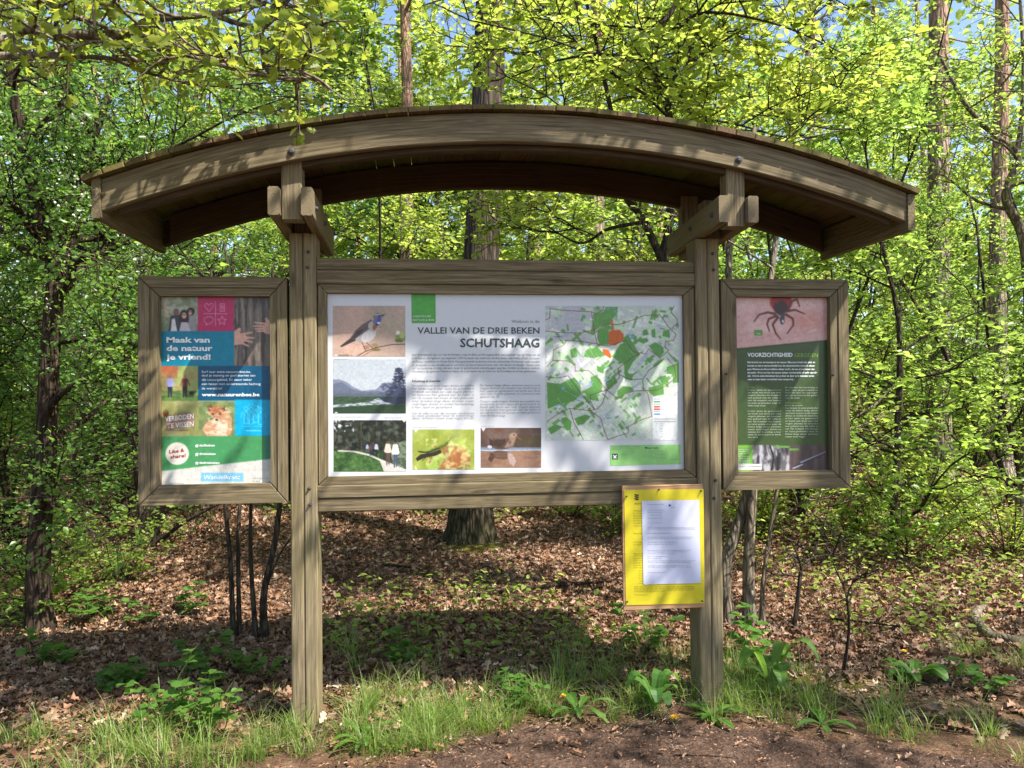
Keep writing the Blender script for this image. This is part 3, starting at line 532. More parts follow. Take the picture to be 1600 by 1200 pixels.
for a, b_ in (((645, 272), (592, 266)), ((642, 284), (587, 283)), ((642, 296), (594, 298)), ((645, 307), (604, 309))): c.line([a, b_], 10, SK, w2=7)
c.rect(118, 308, 490, 480, (0, 122, 148)); c.poly([(118, 480), (490, 480), (490, 300), (200, 480)], (0, 132, 158), .4)
c.rect(118, 480, 315, 655, (150, 158, 92)); c.tex(118, 480, 315, 600, (162, 126, 84), .03, .02, 34, .5, 5, .7); c.tex(118, 480, 215, 540, (178, 74, 50), .02, .02, 35, .45, 5, .7); c.rect(118, 600, 315, 655, (98, 126, 62)); c.tex(118, 600, 315, 655, (66, 92, 44), .05, .08, 36, .5, 6, .7); c.tex(118, 540, 315, 625, (140, 158, 84), .05, .05, 136, .55, 5, .7)
for x, sh, tr in ((177, (150, 150, 205), (38, 38, 56)), (250, (96, 44, 40), (42, 34, 42))):
    c.poly([(x-12, 540), (x+12, 540), (x+13, 582), (x-13, 582)], sh); c.poly([(x-12, 582), (x+12, 582), (x+9, 632), (x+2, 632), (x, 595), (x-4, 634), (x-10, 634)], tr); c.ell(x, 533, 7, 9, (150, 105, 85)); c.line([(x+12, 545), (x+24, 575)], 5, sh); c.line([(x-12, 545), (x-20, 575)], 5, sh)
c.ell(283, 612, 12, 9, (34, 28, 26)); c.line([(278, 615), (276, 632)], 3, (34, 28, 26)); c.line([(288, 615), (290, 632)], 3, (34, 28, 26))
c.rect(315, 480, 682, 650, (0, 78, 112))
c.rect(118, 652, 318, 828, (156, 152, 100)); c.tex(118, 652, 318, 828, (128, 132, 72), .012, .012, 37, .5, 4, .8); c.poly([(150, 735), (292, 708), (298, 770), (160, 800)], (150, 116, 92)); c.tex(150, 708, 298, 800, (112, 82, 64), .03, .08, 38, .5, 6, .5); c.ell(156, 712, 14, 18, (124, 62, 38)); c.ell(156, 700, 9, 8, (96, 110, 50)); c.line([(225, 798), (262, 796)], 4, (90, 60, 60))
c.rect(318, 652, 495, 828, (98, 118, 72)); c.tex(318, 652, 495, 828, (150, 150, 92), .02, .03, 39, .55, 5, .7); c.ell(410, 790, 72, 46, (188, 146, 112)); c.ell(446, 752, 34, 52, (186, 142, 104)); c.ell(404, 704, 38, 30, (158, 98, 58)); c.poly([(374, 715), (434, 715), (418, 752), (404, 766), (392, 752)], (168, 120, 84)); c.ell(404, 748, 17, 14, (206, 184, 164)); c.ell(430, 785, 30, 40, (214, 190, 164), 20)
c.poly([(358, 678), (378, 668), (388, 690), (368, 702)], (110, 60, 38)); c.poly([(430, 690), (450, 676), (448, 702), (434, 706)], (110, 60, 38)); c.ell(406, 744, 7, 6, (34, 26, 26)); c.ell(388, 716, 5, 4, (40, 26, 20)); c.ell(422, 716, 5, 4, (40, 26, 20)); c.tex(340, 740, 480, 828, (172, 118, 80), .05, .09, 40, .55, 8, .5); c.tex(350, 680, 480, 828, (238, 222, 202), .06, .1, 41, .62, 8, .5)
c.rect(495, 645, 682, 828, (0, 156, 198)); LI = (150, 215, 235)
for x, y in ((550, 700), (575, 703), (598, 695), (622, 705)):
    c.line([(x, y), (x-10, y+14), (x-10, y+62), (x+10, y+62), (x+10, y+14), (x, y)], 2, LI); c.line([(x, y-22), (x-9, y-14), (x-9, y-4), (x, y), (x+9, y-4), (x+9, y-14), (x, y-22)], 2, LI); c.line([(x-6, y+20), (x+6, y+40)], 1.6, LI)
c.line([(528, 775), (645, 775)], 1.6, LI); c.line([(550, 798), (622, 798)], 3.5, LI); c.line([(560, 678), (565, 666), (580, 666), (586, 676)], 1.8, LI); c.line([(532, 705), (522, 735)], 2, LI); c.line([(640, 710), (650, 740)], 2, LI); c.ell(610, 680, 4, 4, LI)
c.poly([(118, 826), (682, 822), (682, 935), (118, 998)], (66, 138, 84)); c.poly([(645, 822), (682, 822), (682, 935), (645, 940)], (50, 120, 98)); c.ell(212, 910, 57, 55, (216, 208, 192)); c.rect(328, 1005, 537, 1048, (116, 176, 204)); c.line([(330, 1056), (536, 1056)], 1.5, (150, 180, 200))
c.poly([(640, 128), (682, 128), (682, 645), (645, 645)], (0, 60, 90), 0)
c.mesh('poster_print', S, .0008)
letter(S, 'heading', [('Maak van', 158, 372, 363, 27), ('de natuur', 158, 386, 404, 27), ('je vriend!', 158, 376, 447, 27)], M['t_white'], bold=.035)
letter(S, 'body_lettering', [('Surf naar www.natuurenbos.be,', 332, 574, 513, 12), ('deel je mening en geef sterren aan', 332, 596, 531, 12), ('dit natuurgebied. En stuur zeker', 332, 580, 552, 12), ('een tweet met onderstaande hashtag', 332, 622, 573, 12), ('de wereld in!', 332, 432, 595, 12)], M['t_white'])
letter(S, 'web_address', [('www.natuurenbos.be', 332, 617, 628, 17)], M['t_white'], bold=.03)
letter(S, 'sign_lettering', [('VERBODEN', 152, 292, 754, 25, -.12), ('TE VISSEN', 162, 292, 788, 25, -.10)], M['t_white'])
letter(S, 'badge_lettering', [('Like &', 172, 246, 910, 17, -.12), ('share!', 178, 253, 936, 17, -.12)], M['t_red'], bold=.02)
each(S, 'hashtag_lettering', [[('#', 300, 316, y+4, 17), (t, 320, x, y, 12)] for t, x, y in (('de3beken', 396, 876), ('driebeken', 400, 918), ('dedriebeken', 420, 962))], M['t_white'], bold=.02)
letter(S, 'newsletter_lettering', [('Wandelkrant', 338, 520, 1038, 22)], M['t_white'], skew=.2)
each(S, 'small_lettering', [para(172, 245, (1060,), 6, 61), [('AGENTSCHAP NATUUR', 582, 658, 1036, 7), ('EN BOS', 582, 620, 1050, 7)]], M['t_grey'])
S = Sheet(1110, 420, 3.335, .028, RP)
c = Canvas(124, 136, 640, 1062, 3.1, (58, 78, 42)); c.poly([(124, 136), (640, 136), (640, 368), (124, 416)], (204, 158, 150)); c.tex(124, 136, 640, 330, (222, 182, 174), .008, .012, 50, .5, 4, .6); c.ell(500, 270, 90, 50, (192, 108, 92), al=.5, soft=.6)
for k in range(16): x, y = g_.uniform(130, 520), g_.uniform(270, 390); c.line([(x, y), (x+g_.uniform(40, 130), y-g_.uniform(5, 50))], 2, (178, 128, 122), .6)
c.line([(470, 230), (530, 285)], 2, (225, 200, 195)); c.line([(515, 330), (550, 318)], 3, (235, 225, 220)); c.poly([(124, 418), (640, 368), (640, 376), (124, 428)], (48, 66, 34))
c.ell(368, 176, 56, 48, (158, 20, 16), soft=.12); c.ell(366, 203, 36, 38, (52, 26, 26), soft=.15); c.ell(350, 165, 14, 18, (150, 40, 36), al=.5)
for pts in ([(335, 236), (300, 228), (255, 240), (228, 276)], [(345, 246), (305, 262), (296, 290), (308, 326)], [(352, 255), (325, 290), (340, 335), (366, 368)], [(395, 240), (430, 262), (432, 295), (400, 338)], [(400, 222), (440, 215), (490, 236)], [(405, 215), (425, 170), (450, 160), (464, 198)]):
    c.line(pts, 13, (74, 22, 18), w2=6); c.line(pts, 4, (168, 84, 70), .6, w2=2)
c.poly([(356, 235), (388, 235), (386, 280), (376, 293), (364, 285)], (72, 56, 56)); c.ell(378, 275, 6, 8, (200, 195, 200)); c.ell(362, 250, 5, 5, (170, 160, 165)); c.rect(228, 320, 272, 349, (88, 138, 56))
c.rect(124, 918, 222, 1062, (106, 156, 62)); c.rect(222, 918, 412, 1062, (98, 94, 98)); c.tex(222, 918, 412, 1062, (182, 180, 186), .05, .02, 52, .52, 8, .9); c.tex(222, 918, 412, 1062, (46, 44, 46), .04, .015, 53, .56, 8, .9); c.line([(310, 920), (330, 980), (318, 1060)], 9, (34, 32, 34)); c.line([(352, 940), (350, 1060)], 6, (34, 32, 34))
c.rect(412, 918, 640, 1062, (88, 74, 72)); c.tex(412, 918, 640, 1062, (66, 55, 54), .05, .008, 54, .5, 5, .8); c.line([(430, 1035), (480, 1010), (600, 958)], 12, (48, 50, 66), w2=9); c.line([(470, 1008), (600, 952)], 6, (182, 182, 196), w2=3); c.line([(430, 1038), (480, 1018)], 5, (205, 205, 212)); c.rect(412, 935, 462, 946, (96, 148, 60)); c.rect(335, 922, 412, 932, (96, 148, 60)); c.rect(142, 1015, 268, 1046, (212, 212, 206))
for y in range(166, 284, 9): c.rect(598, y, 607, y+6, (222, 205, 200), .8)
c.mesh('poster_print', S, .0008)
letter(S, 'heading', [('VOORZICHTIGHEID', 193, 428, 458, 21)], M['t_white'], bold=.025); letter(S, 'heading', [('GEBODEN', 438, 560, 460, 21)], M['t_lime'])
letter(S, 'paragraph', [('Het krioelt van de beestjes in de natuur. Elke soort heeft zijn plek en', 193, 545, 491, 9), ('functie en het is verwonderlijk hoe de natuursoorten tegen in elkaar', 193, 545, 509, 9), ('past. Planten en dieren hebben elkaar nodig, de ene al wat meer dan', 193, 543, 527, 9),
    ('de ander. Af en toe kan de natuur echter onvriendelijk of zelfs vijandig', 193, 556, 545, 9), ('zijn. Ook in onze domeinen kan je hier en daar enge beestjes tegen', 193, 540, 562, 9), ('waar je maar beter voorzichtig mee omspringt...', 193, 438, 580, 9)], M['t_white'], bold=.03)
pc = plain('pale_lettering', (.45, .5, .38), .5)
each(S, 'paragraph', [para(195, 368, [635+13.6*k for k in range(7)], 8, 71, (6,)), para(195, 368, [745+13.6*k for k in range(11)], 8, 72, (10,)), para(391, 560, [622+13.6*k for k in range(5)], 8, 73, (4,)), para(391, 560, [715+13.6*k for k in range(13)], 8, 74, (0, 12))], pc)
each(S, 'subheading', [[('De teek', 195, 230, 621, 8)], [('Processierups', 391, 470, 702, 8)]], M['t_lime']); each(S, 'small_lettering', [para(146, 205, [945+9*k for k in range(9)], 5, 75, (3,)), [('Teek', 238, 262, 341, 8)]], M['t_white']); letter(S, 'small_lettering', [('NATUUR EN BOS', 150, 188, 1033, 5), ('VLAANDEREN', 196, 262, 1033, 6)], M['t_dark'])
for (xx, zz) in ((1.44, Z0+.08), (1.985, Z0+.07)): bolt(RC, xx, -.010, zz, .006, name='screw')
# ------------------------------------------------------------------ yellow notice
NB = root('notice_board', (1.115, -.03, Z0-1.04)); tag(NB, 'yellow permit notice with white sheet of paper on thin wooden backing, fixed to right post', 'notice')
b = Wood(); b.box(.916, 1.311, -.028, -.010, Z0-1.040, Z0-.450, 'x', .002); bb = b.build('backing_board', M['fresh'], NB)
S = Sheet(950, 740, 3.16, -.028, NB)
yl = flat(S, 'yellow_sheet', [[(80, 80), (472, 76), (477, 640), (88, 650)]], M['yellow'], .002); yl['org'] = NB['org']; S.parent = yl
# three swooping bars of the logo and the wording
flat(S, 'printed_logo', [[(128, 104+k*10), (138, 101+k*10), (146, 105+k*10), (153, 102+k*10), (153, 107+k*10), (146, 112+k*10), (138, 108+k*10)] for k in range(3)], M['black'], .0032)
letter(S, 'notice_lettering', [('BEKENDMAKING', 132, 200, 152, 8), ('Vlaamse', 126, 190, 186, 6), ('Provincie', 126, 190, 199, 6), ('Gemeente', 126, 190, 211, 6), ('Ontwerp', 126, 190, 223, 6), ('Dossier', 126, 190, 235, 6), ('kennis', 126, 165, 247, 6), ('Aanvraag', 126, 190, 260, 6)]+para(126, 300, (297,), 5, 81)+para(126, 300, (340, 352), 5, 82)+para(126, 300, (398, 408, 420, 432, 443, 455, 466), 5, 83)+para(152, 300, (482, 494, 506, 518, 532, 543), 5, 84)+para(130, 425, (560, 568, 576, 584), 5, 85, (3,))+para(130, 195, (600,), 5, 86), M['t_olive'], lift=.0032)
pp = flat(S, 'paper_sheet', [[(167, 135), (450, 130), (458, 540), (175, 548)]], M['paper'], .0042); pp['org'] = NB['org']; S.parent = pp
pp.parent = NB
its = []
for y, ln in ((182, .34), (193, .3), (207, .3), (222, .3), (245, .3), (268, 1), (275, 1), (296, .5), (315, .95), (323, .9), (340, .6), (350, .55), (380, .9), (388, .85), (397, .6), (410, .45), (420, .3), (432, 1), (440, .9), (455, .9), (463, .95), (490, .4)):
    its += para(196, 196+ln*236, (y,), 4.5, int(y))
letter(S, 'paper_lettering', its+[('Omgevingsloket Vlaanderen', 194, 276, 154, 5), ('gemeente', 314, 334, 168, 5)], M['t_grey'], lift=.0052)
flat(S, 'paper_logo', [[(305+9*math.sin(a)*(1 if k % 2 == 0 else .35), 157-9*math.cos(a)*(1 if k % 2 == 0 else .35)) for k, a in enumerate([i*math.pi/6 for i in range(12)])]], M['black'], .0052)
for x, y in ((90, 112), (458, 84), (94, 630), (464, 628), (250, 78)):
    q = S.P(x, y); bolt(NB, q[0], q[1]-.003, q[2], .004, name='screw')
# ================================================================== ground
def sheetmesh(name, xs, ys, zf, mat):
    X, Y = np.meshgrid(xs, ys); Z = zf(X, Y); V = np.stack([X, Y, Z], -1).reshape(-1, 3); W = len(xs); H = len(ys)
    i = (np.arange(H-1)[:, None]*W+np.arange(W-1)[None]).ravel(); me = fastmesh(name, V, np.stack([i, i+1, i+W+1, i+W], 1), smooth=True)
    me.materials.append(mat); o = bpy.data.objects.new(name, me); C.objects.link(o); return o
def soil(name, cols, scale=9, bump=.6, moss=None):
    m, N, L, b = newmat(name); tc = N.new('ShaderNodeTexCoord')
    n = N.new('ShaderNodeTexNoise'); n.inputs['Scale'].default_value = scale; n.inputs['Detail'].default_value = 9; n.inputs['Roughness'].default_value = .7; L.new(tc.outputs['Object'], n.inputs['Vector'])
    cr = ramp(N, [(.3+.4*i/(len(cols)-1), c) for i, c in enumerate(cols)]); L.new(n.outputs[0], cr.inputs[0])
    n2 = N.new('ShaderNodeTexNoise'); n2.inputs['Scale'].default_value = scale*9; n2.inputs['Detail'].default_value = 5; L.new(tc.outputs['Object'], n2.inputs['Vector'])
    r2 = ramp(N, [(.35, (.55, .52, .5)), (.62, (1.0, 1.0, 1.0)), (.72, (1.5, 1.45, 1.4))]); L.new(n2.outputs[0], r2.inputs[0])
    mu = N.new('ShaderNodeMix'); mu.data_type = 'RGBA'; mu.blend_type = 'MULTIPLY'; mu.inputs[0].default_value = .8; L.new(cr.outputs[0], mu.inputs[6]); L.new(r2.outputs[0], mu.inputs[7])
    L.new(mu.outputs[2], b.inputs['Base Color']); b.inputs['Roughness'].default_value = .95; b.inputs['Specular IOR Level'].default_value = .1
    ad = N.new('ShaderNodeMath'); ad.operation = 'ADD'; L.new(n.outputs[0], ad.inputs[0]); L.new(n2.outputs[0], ad.inputs[1])
    bp = N.new('ShaderNodeBump'); bp.inputs['Strength'].default_value = bump; bp.inputs['Distance'].default_value = .02; L.new(ad.outputs[0], bp.inputs['Height']); L.new(bp.outputs[0], b.inputs['Normal']); return m
xs = np.concatenate([-np.geomspace(120, 8, 24), np.arange(-7.8, 12, .12), np.geomspace(12.1, 120, 24)])
ys = np.concatenate([-np.geomspace(60, 5, 16), np.arange(-4.9, 14, .1), np.geomspace(14.1, 140, 30)])
gr = sheetmesh('ground', xs, ys, lambda x, y: gz(x, y)+.006*np.sin(x*23)*np.sin(y*19), soil('forest_soil', [(.05, .03, .018), (.12, .07, .042), (.22, .135, .085)]))
tag(gr, kind='structure')
# trodden path in front, edge measured from the photo
EX = np.array([-12, -3.0, -1.4, -.6, -.29, .02, .22, .51, .85, 1.23, 1.48, 1.71, 1.91, 2.14, 2.6, 3.4, 5, 14]); EY = np.array([-2.5, -1.0, -.62, -.46, -.42, -.37, -.22, -.13, -.15, -.23, -.29, -.42, -.51, -.65, -.85, -1.1, -1.6, -3])
px_ = np.arange(-8, 11, .06); tt = np.linspace(0, 1, 46); V = []
for t in tt:
    e = np.interp(px_, EX, EY)+.03*np.sin(px_*7)+.02*np.sin(px_*17+1); y = e-t*5.0
    z = .004+.012*np.sin(px_*5+t*9)*np.sin(t*30)*min(1, t*8)*.5+np.maximum(0, gz(px_, y)); V.append(np.stack([px_, y, z+.008*min(1, t*10)], 1))
V = np.vstack(V); W = len(px_); i = (np.arange(45)[:, None]*W+np.arange(W-1)[None]).ravel()
me = fastmesh('path', V, np.stack([i, i+W, i+W+1, i+1], 1), smooth=True); me.materials.append(soil('trodden_earth', [(.05, .03, .021), (.10, .062, .044), (.155, .10, .074)], 7, 1.0))
pa = bpy.data.objects.new('path', me); C.objects.link(pa); tag(pa, kind='structure')
# ================================================================== leaves
SHAPES = {
 'small': (np.array([(0, 0, 0), (.5, .32, .10), (1, 0, 0), (.5, -.32, .10)]), [(0, 3, 2), (0, 2, 1)]),
 'leaf': (np.array([(0, 0, 0), (.3, .27, .09), (.68, .26, .08), (1, 0, -.06), (.68, -.26, .08), (.3, -.27, .09), (.5, 0, -.0)]), [(0, 6, 2, 1), (6, 3, 2), (0, 5, 4, 6), (6, 4, 3)]),
 'oak': (np.array([(0, 0, 0), (.12, .08, .02), (.25, .22, .06), (.36, .14, .03), (.5, .33, .08), (.62, .2, .04), (.78, .3, .02), (.88, .12, -.04), (1, 0, -.08),
                   (.88, -.12, -.04), (.78, -.3, .02), (.62, -.2, .04), (.5, -.33, .08), (.36, -.14, .03), (.25, -.22, .06), (.12, -.08, .02)]), [(0, 8, 7, 6, 5, 4, 3, 2, 1), (0, 15, 14, 13, 12, 11, 10, 9, 8)]),
 'litter': (np.array([(0, 0, .0), (.2, .16, .12), (.38, .10, .05), (.55, .27, .20), (.7, .12, .06), (.84, .17, .04), (1, 0, -.05), (.84, -.15, .1), (.68, -.10, .05), (.52, -.25, .16), (.36, -.09, .05), (.2, -.15, .16), (.5, 0, .06)]),
            [(0, 12, 2, 1), (12, 4, 3, 2), (12, 6, 5, 4), (0, 11, 10, 12), (12, 10, 9, 8), (12, 8, 7, 6)]),
}
def nrm(v): return v/np.maximum(np.linalg.norm(v, axis=-1, keepdims=True), 1e-9)
def leafverts(pos, d, n, size, shape, wid=1.0, curl=None):
    T, F = SHAPES[shape]; d = nrm(d); n = nrm(n-d*(n*d).sum(-1, keepdims=True)); b = np.cross(n, d); size = np.asarray(size)[:, None, None]
    z = T[None, :, 2] if curl is None else T[None, :, 2]*curl[:, None]
    V = pos[:, None]+size*(d[:, None]*T[None, :, 0:1]+b[:, None]*T[None, :, 1:2]*wid+n[:, None]*z[..., None])
    k = len(T); N = len(pos); off = (np.arange(N)*k)[:, None]
    lp = np.array([i for f in F for i in f]); sz = np.array([len(f) for f in F])
    return V.reshape(-1, 3), (off+lp[None]).ravel(), np.tile(sz, N)
def leafmesh(name, pos, d, n, size, shape, **k):
    V, l, s = leafverts(pos, d, n, size, shape, **k); return fastmesh(name, V, loops=l, sizes=s)
class Tubes:
    def __init__(s): s.V = []; s.F = []; s.n = 0
    def add(s, P, r, k=6):
        P = np.asarray(P, float); m = len(P); r = np.broadcast_to(np.asarray(r, float), (m,)); T = nrm(np.gradient(P, axis=0)); mean = nrm((P[-1]-P[0])[None])[0]
        a = np.array([1., 0, 0]) if abs(mean[0]) < .8 else np.array([0, 1., 0]); U = nrm(np.cross(T, a)); Vv = np.cross(T, U)
        th = 2*np.pi*np.arange(k)/k; V = P[:, None]+r[:, None, None]*(np.cos(th)[None, :, None]*U[:, None]+np.sin(th)[None, :, None]*Vv[:, None])
        i = np.arange(m-1)[:, None]*k; j = np.arange(k)[None]; jn = (j+1) % k
        s.F.append((np.stack([i+j, i+jn, i+k+jn, i+k+j], -1).reshape(-1, 4)+s.n)); s.V.append(V.reshape(-1, 3)); s.n += m*k
    def mesh(s, name): return fastmesh(name, np.vstack(s.V), np.vstack(s.F), smooth=True)
def curve(P, n):
    """smooth polyline through control points"""
    P = np.asarray(P, float); t = np.linspace(0, len(P)-1, n); i = np.clip(t.astype(int), 0, len(P)-2); f = (t-i)[:, None]
    p0 = P[np.maximum(i-1, 0)]; p1 = P[i]; p2 = P[i+1]; p3 = P[np.minimum(i+2, len(P)-1)]
    return .5*((2*p1)+(-p0+p2)*f+(2*p0-5*p1+4*p2-p3)*f*f+(-p0+3*p1-3*p2+p3)*f**3)
def grow(g, p, d, L, n, wander, up=0., droop=0.):
    P = [np.array(p, float)]; d = nrm(np.array(d, float)[None])[0]
    for i in range(n):
        d = d+g.normal(size=3)*wander+np.array([0, 0, up-droop*i/n]); d = d/np.linalg.norm(d); P.append(P[-1]+d*L/n)
    return np.array(P)
def twigs(g, T, P, D, L, m, size, shape, flat_, droop, ang=50, leafr=.0025, jit=.35, spread=.06, tube=True):
    """P, D, L arrays of twigs; returns leaf arrays; leaves alternate along every twig"""
    N = len(P); P = np.asarray(P); D = nrm(np.asarray(D)); L = np.asarray(L)
    t = (np.arange(m)+.6)/m; e = np.zeros(3); e[2] = -droop
    pos = P[:, None]+D[:, None]*(L[:, None]*t)[..., None]+e*(t**2)[None, :, None]*L[:, None, None]
    if tube:
        for i in range(N):
            q = P[i]+D[i]*L[i]*np.array([0, .5, 1.])[:, None]+e*(np.array([0, .25, 1.])**1)[:, None]*L[i]; T.add(q, [leafr*1.6, leafr, leafr*.5], 3)
    up = np.tile(np.array([0, 0, 1.]), (N, 1)); side = nrm(np.cross(D, up)+1e-3); sg = np.where(np.arange(m) % 2 == 0, 1, -1)
    a = R(ang); d = D[:, None]*math.cos(a)+side[:, None]*(sg*math.sin(a))[None, :, None]+g.normal(size=(N, m, 3))*jit
    d[..., 2] = d[..., 2]*(1-flat_*.6)-droop*.5
    n = np.array([0, 0, 1.])*flat_+g.normal(size=(N, m, 3))*(.28+(1-flat_)*.8)
    pos = pos+g.normal(size=pos.shape)*spread*.3
    sz = size*g.uniform(.42, 1.3, (N, m))*(1-.25*np.abs(t-.4))
    return pos.reshape(-1, 3), d.reshape(-1, 3), n.reshape(-1, 3), sz.ravel()
def crownize(g, T, limbs, n2, n3, L2, L3, m, size, shape, flat_, droop, r2=.008, tmin=.25, up2=.08, wander=.16, spread3=.9):
    """limbs: list of (polyline, radius) ; grows branches and twigs, returns leaf arrays"""
    TP, TD, TL = [], [], []
    for P, r in limbs:
        m0 = len(P); seg = nrm(np.gradient(P, axis=0))
        for k in range(n2):
            t = tmin+(1-tmin)*(k+g.random())/n2; j = min(m0-1, int(t*(m0-1))); d0 = seg[j]
            side = nrm(np.cross(d0, g.normal(size=3))[None])[0]; side[2] = side[2]*(1-flat_*.7)+.05
            d = d0*.55+side*.9; Q = grow(g, P[j], d, L2*g.uniform(.5, 1.2)*(1.15-.5*t), 5, wander, up2, droop*.3)
            T.add(Q, np.linspace(min(r*.5, r2*1.3), r2*.35, len(Q)), 4); qs = nrm(np.gradient(Q, axis=0))
            for q in range(n3):
                tt = .15+.85*(q+g.random())/n3; jj = tt*(len(Q)-1); j0 = min(len(Q)-2, int(jj)); pt = Q[j0]+(Q[j0+1]-Q[j0])*(jj-j0)
                s2 = nrm(np.cross(qs[j0], g.normal(size=3))[None])[0]; s2[2] *= (1-flat_*.75); TP.append(pt); TD.append(qs[j0]*.6+s2*spread3+[0, 0, .05]); TL.append(L3*g.uniform(.55, 1.25))
    return twigs(g, T, TP, TD, TL, m, size, shape, flat_, droop)
# materials for foliage
M['lf_beech'] = leafmat('beech_leaves', [(.15, .215, .035), (.21, .29, .05), (.30, .37, .09), (.10, .16, .025), (.24, .33, .06)], [(.46, .62, .08), (.60, .76, .12), (.76, .84, .20), (.40, .56, .06), (.64, .78, .12)], .5, .36)
M['lf_haw'] = leafmat('hawthorn_leaves', [(.07, .14, .03), (.11, .19, .04), (.16, .25, .06)], [(.26, .48, .06), (.36, .58, .08), (.46, .66, .11)], .45, .34)
M['lf_oak'] = leafmat('young_oak_leaves', [(.15, .19, .025), (.21, .24, .03), (.10, .14, .02)], [(.46, .56, .05), (.60, .64, .07), (.34, .46, .05)], .5, .4, 0)
M['lf_pine'] = leafmat('pine_needles', [(.045, .07, .03), (.07, .10, .045), (.10, .12, .06)], [(.08, .12, .03), (.10, .14, .04)], .2, .6)
M['blossom'] = leafmat('white_blossom', [(.55, .55, .45), (.65, .63, .55)], [(.5, .5, .4), (.5, .5, .4)], .3)
M['bk_dark'] = bark('dark_smooth_bark', (.035, .026, .018), (.12, .095, .07), (26, 26, 5), bump=.7)
M['bk_haw'] = bark('rough_brown_bark', (.03, .02, .013), (.11, .075, .05), (20, 20, 3), bump=1)
M['bk_pale'] = bark('pale_bark', (.12, .095, .065), (.34, .28, .2), (20, 20, 4), bump=.6)
M['bk_big'] = bark('furrowed_bark', (.012, .009, .007), (.15, .11, .085), (17, 17, 1.7), bump=1, moss=.25)
M['bk_pine'] = bark('pine_bark', (.13, .10, .08), (.48, .38, .31), (12, 12, 2.5), orange=(.62, .38, .26), h0=3, h1=7, bump=1)
def tree(name, label, cat, loc, wood_me, bark_m, leaf_me, leaf_m, group=None, rz=0, s=1.0, extra=(), tn='trunk', cn='crown'):
    o = empty(name, (loc[0], loc[1], float(gz(loc[0], loc[1]))-.03), rz); o.scale = (s, s, s); tag(o, label, cat, group)
    for nm, me, m in ((tn, wood_me, bark_m), (cn, leaf_me, leaf_m))+tuple(extra):
        if me is None: continue
        if not me.materials: me.materials.append(m)
        c = bpy.data.objects.new(nm, me); C.objects.link(c); c.parent = o
    return o
def copytree(src, label, loc, rz, s, group=None):
    o = src.copy(); C.objects.link(o); o.location = (loc[0], loc[1], float(gz(loc[0], loc[1]))-.03); o.rotation_euler = (0, 0, rz); o.scale = (s[0], s[0], s[1]) if isinstance(s, tuple) else (s, s, s)
    o['label'] = label
    if group: o['group'] = group
    elif 'group' in o: del o['group']
    for ch in src.children:
        c = ch.copy(); C.objects.link(c); c.parent = o
    return o
# ---- variants (local coordinates, base at 0)
def young_beech(seed, H=5.2, nl=18, m=11, size=.070, shape='leaf', low=.12, spreadL=1.9, n2=6, n3=6, stems=1):
    g = np.random.default_rng(seed); T = Tubes(); limbs = []
    for s_ in range(stems):
        a0 = g.uniform(0, 6.3); d0 = np.array([math.cos(a0)*.22*(stems > 1), math.sin(a0)*.22*(stems > 1), 1])
        P = grow(g, (0, 0, -.05), d0, H, 14, .05, .03); rr = np.linspace(.045 if stems == 1 else .03, .006, len(P)); T.add(P, rr, 7)
        for k in range(nl//stems):
            t = low+(1-low)*(k+g.random()*.6)/(nl//stems); j = int(t*14); a = g.uniform(0, 2*math.pi)
            d = np.array([math.cos(a), math.sin(a), .35+.4*t]); L = spreadL*(1.1-.7*t)*g.uniform(.7, 1.15)
            Q = grow(g, P[j], d, L, 7, .12, .02, .06); T.add(Q, np.linspace(rr[j]*.55, .004, len(Q)), 5); limbs.append((Q, rr[j]*.5))
    A = crownize(g, T, limbs, n2, n3, .75, .34, m, size, shape, .75, .12)
    return T.mesh('young_beech_wood'), leafmesh('young_beech_leaves', *A, shape)
def hawthorn(seed, H=5.0, stems=3, nl=21, m=12, size=.046, sp=1.7, low=.08, n2=7, n3=8, blossom=0):
    g = np.random.default_rng(seed); T = Tubes(); limbs = []
    for s_ in range(stems):
        a0 = g.uniform(0, 6.3); P = grow(g, (0, 0, -.05), (math.cos(a0)*.35, math.sin(a0)*.35, 1), H*g.uniform(.75, 1), 12, .10, .04); rr = np.linspace(.04, .008, len(P)); T.add(P, rr, 7)
        for k in range(nl//stems):
            t = low+(1-low)*(k+g.random()*.6)/(nl//stems); j = int(t*12); a = g.uniform(0, 2*math.pi)
            Q = grow(g, P[j], (math.cos(a), math.sin(a), g.uniform(-.1, .8)), sp*(1.15-.6*t)*g.uniform(.6, 1.2), 7, .2, .03, .05); T.add(Q, np.linspace(rr[j]*.5, .004, len(Q)), 5); limbs.append((Q, rr[j]*.5))
    A = crownize(g, T, limbs, n2, n3, .7, .28, m, size, 'small', .25, .05)
    lm = leafmesh('hawthorn_leaves', *A, 'small'); bm_ = None
    if blossom:
        pos = A[0]; pk = pos[(pos[:, 2] > H*.35)]; cs = pk[g.integers(0, len(pk), blossom)]; q = np.repeat(cs, 14, 0)+g.normal(size=(blossom*14, 3))*.035+[0, 0, .02]
        bm_ = leafmesh('hawthorn_blossom', q, g.normal(size=q.shape), g.normal(size=q.shape)+[0, -.5, 1], np.full(len(q), .016), 'small', wid=1.5)
    return T.mesh('hawthorn_wood'), lm, bm_
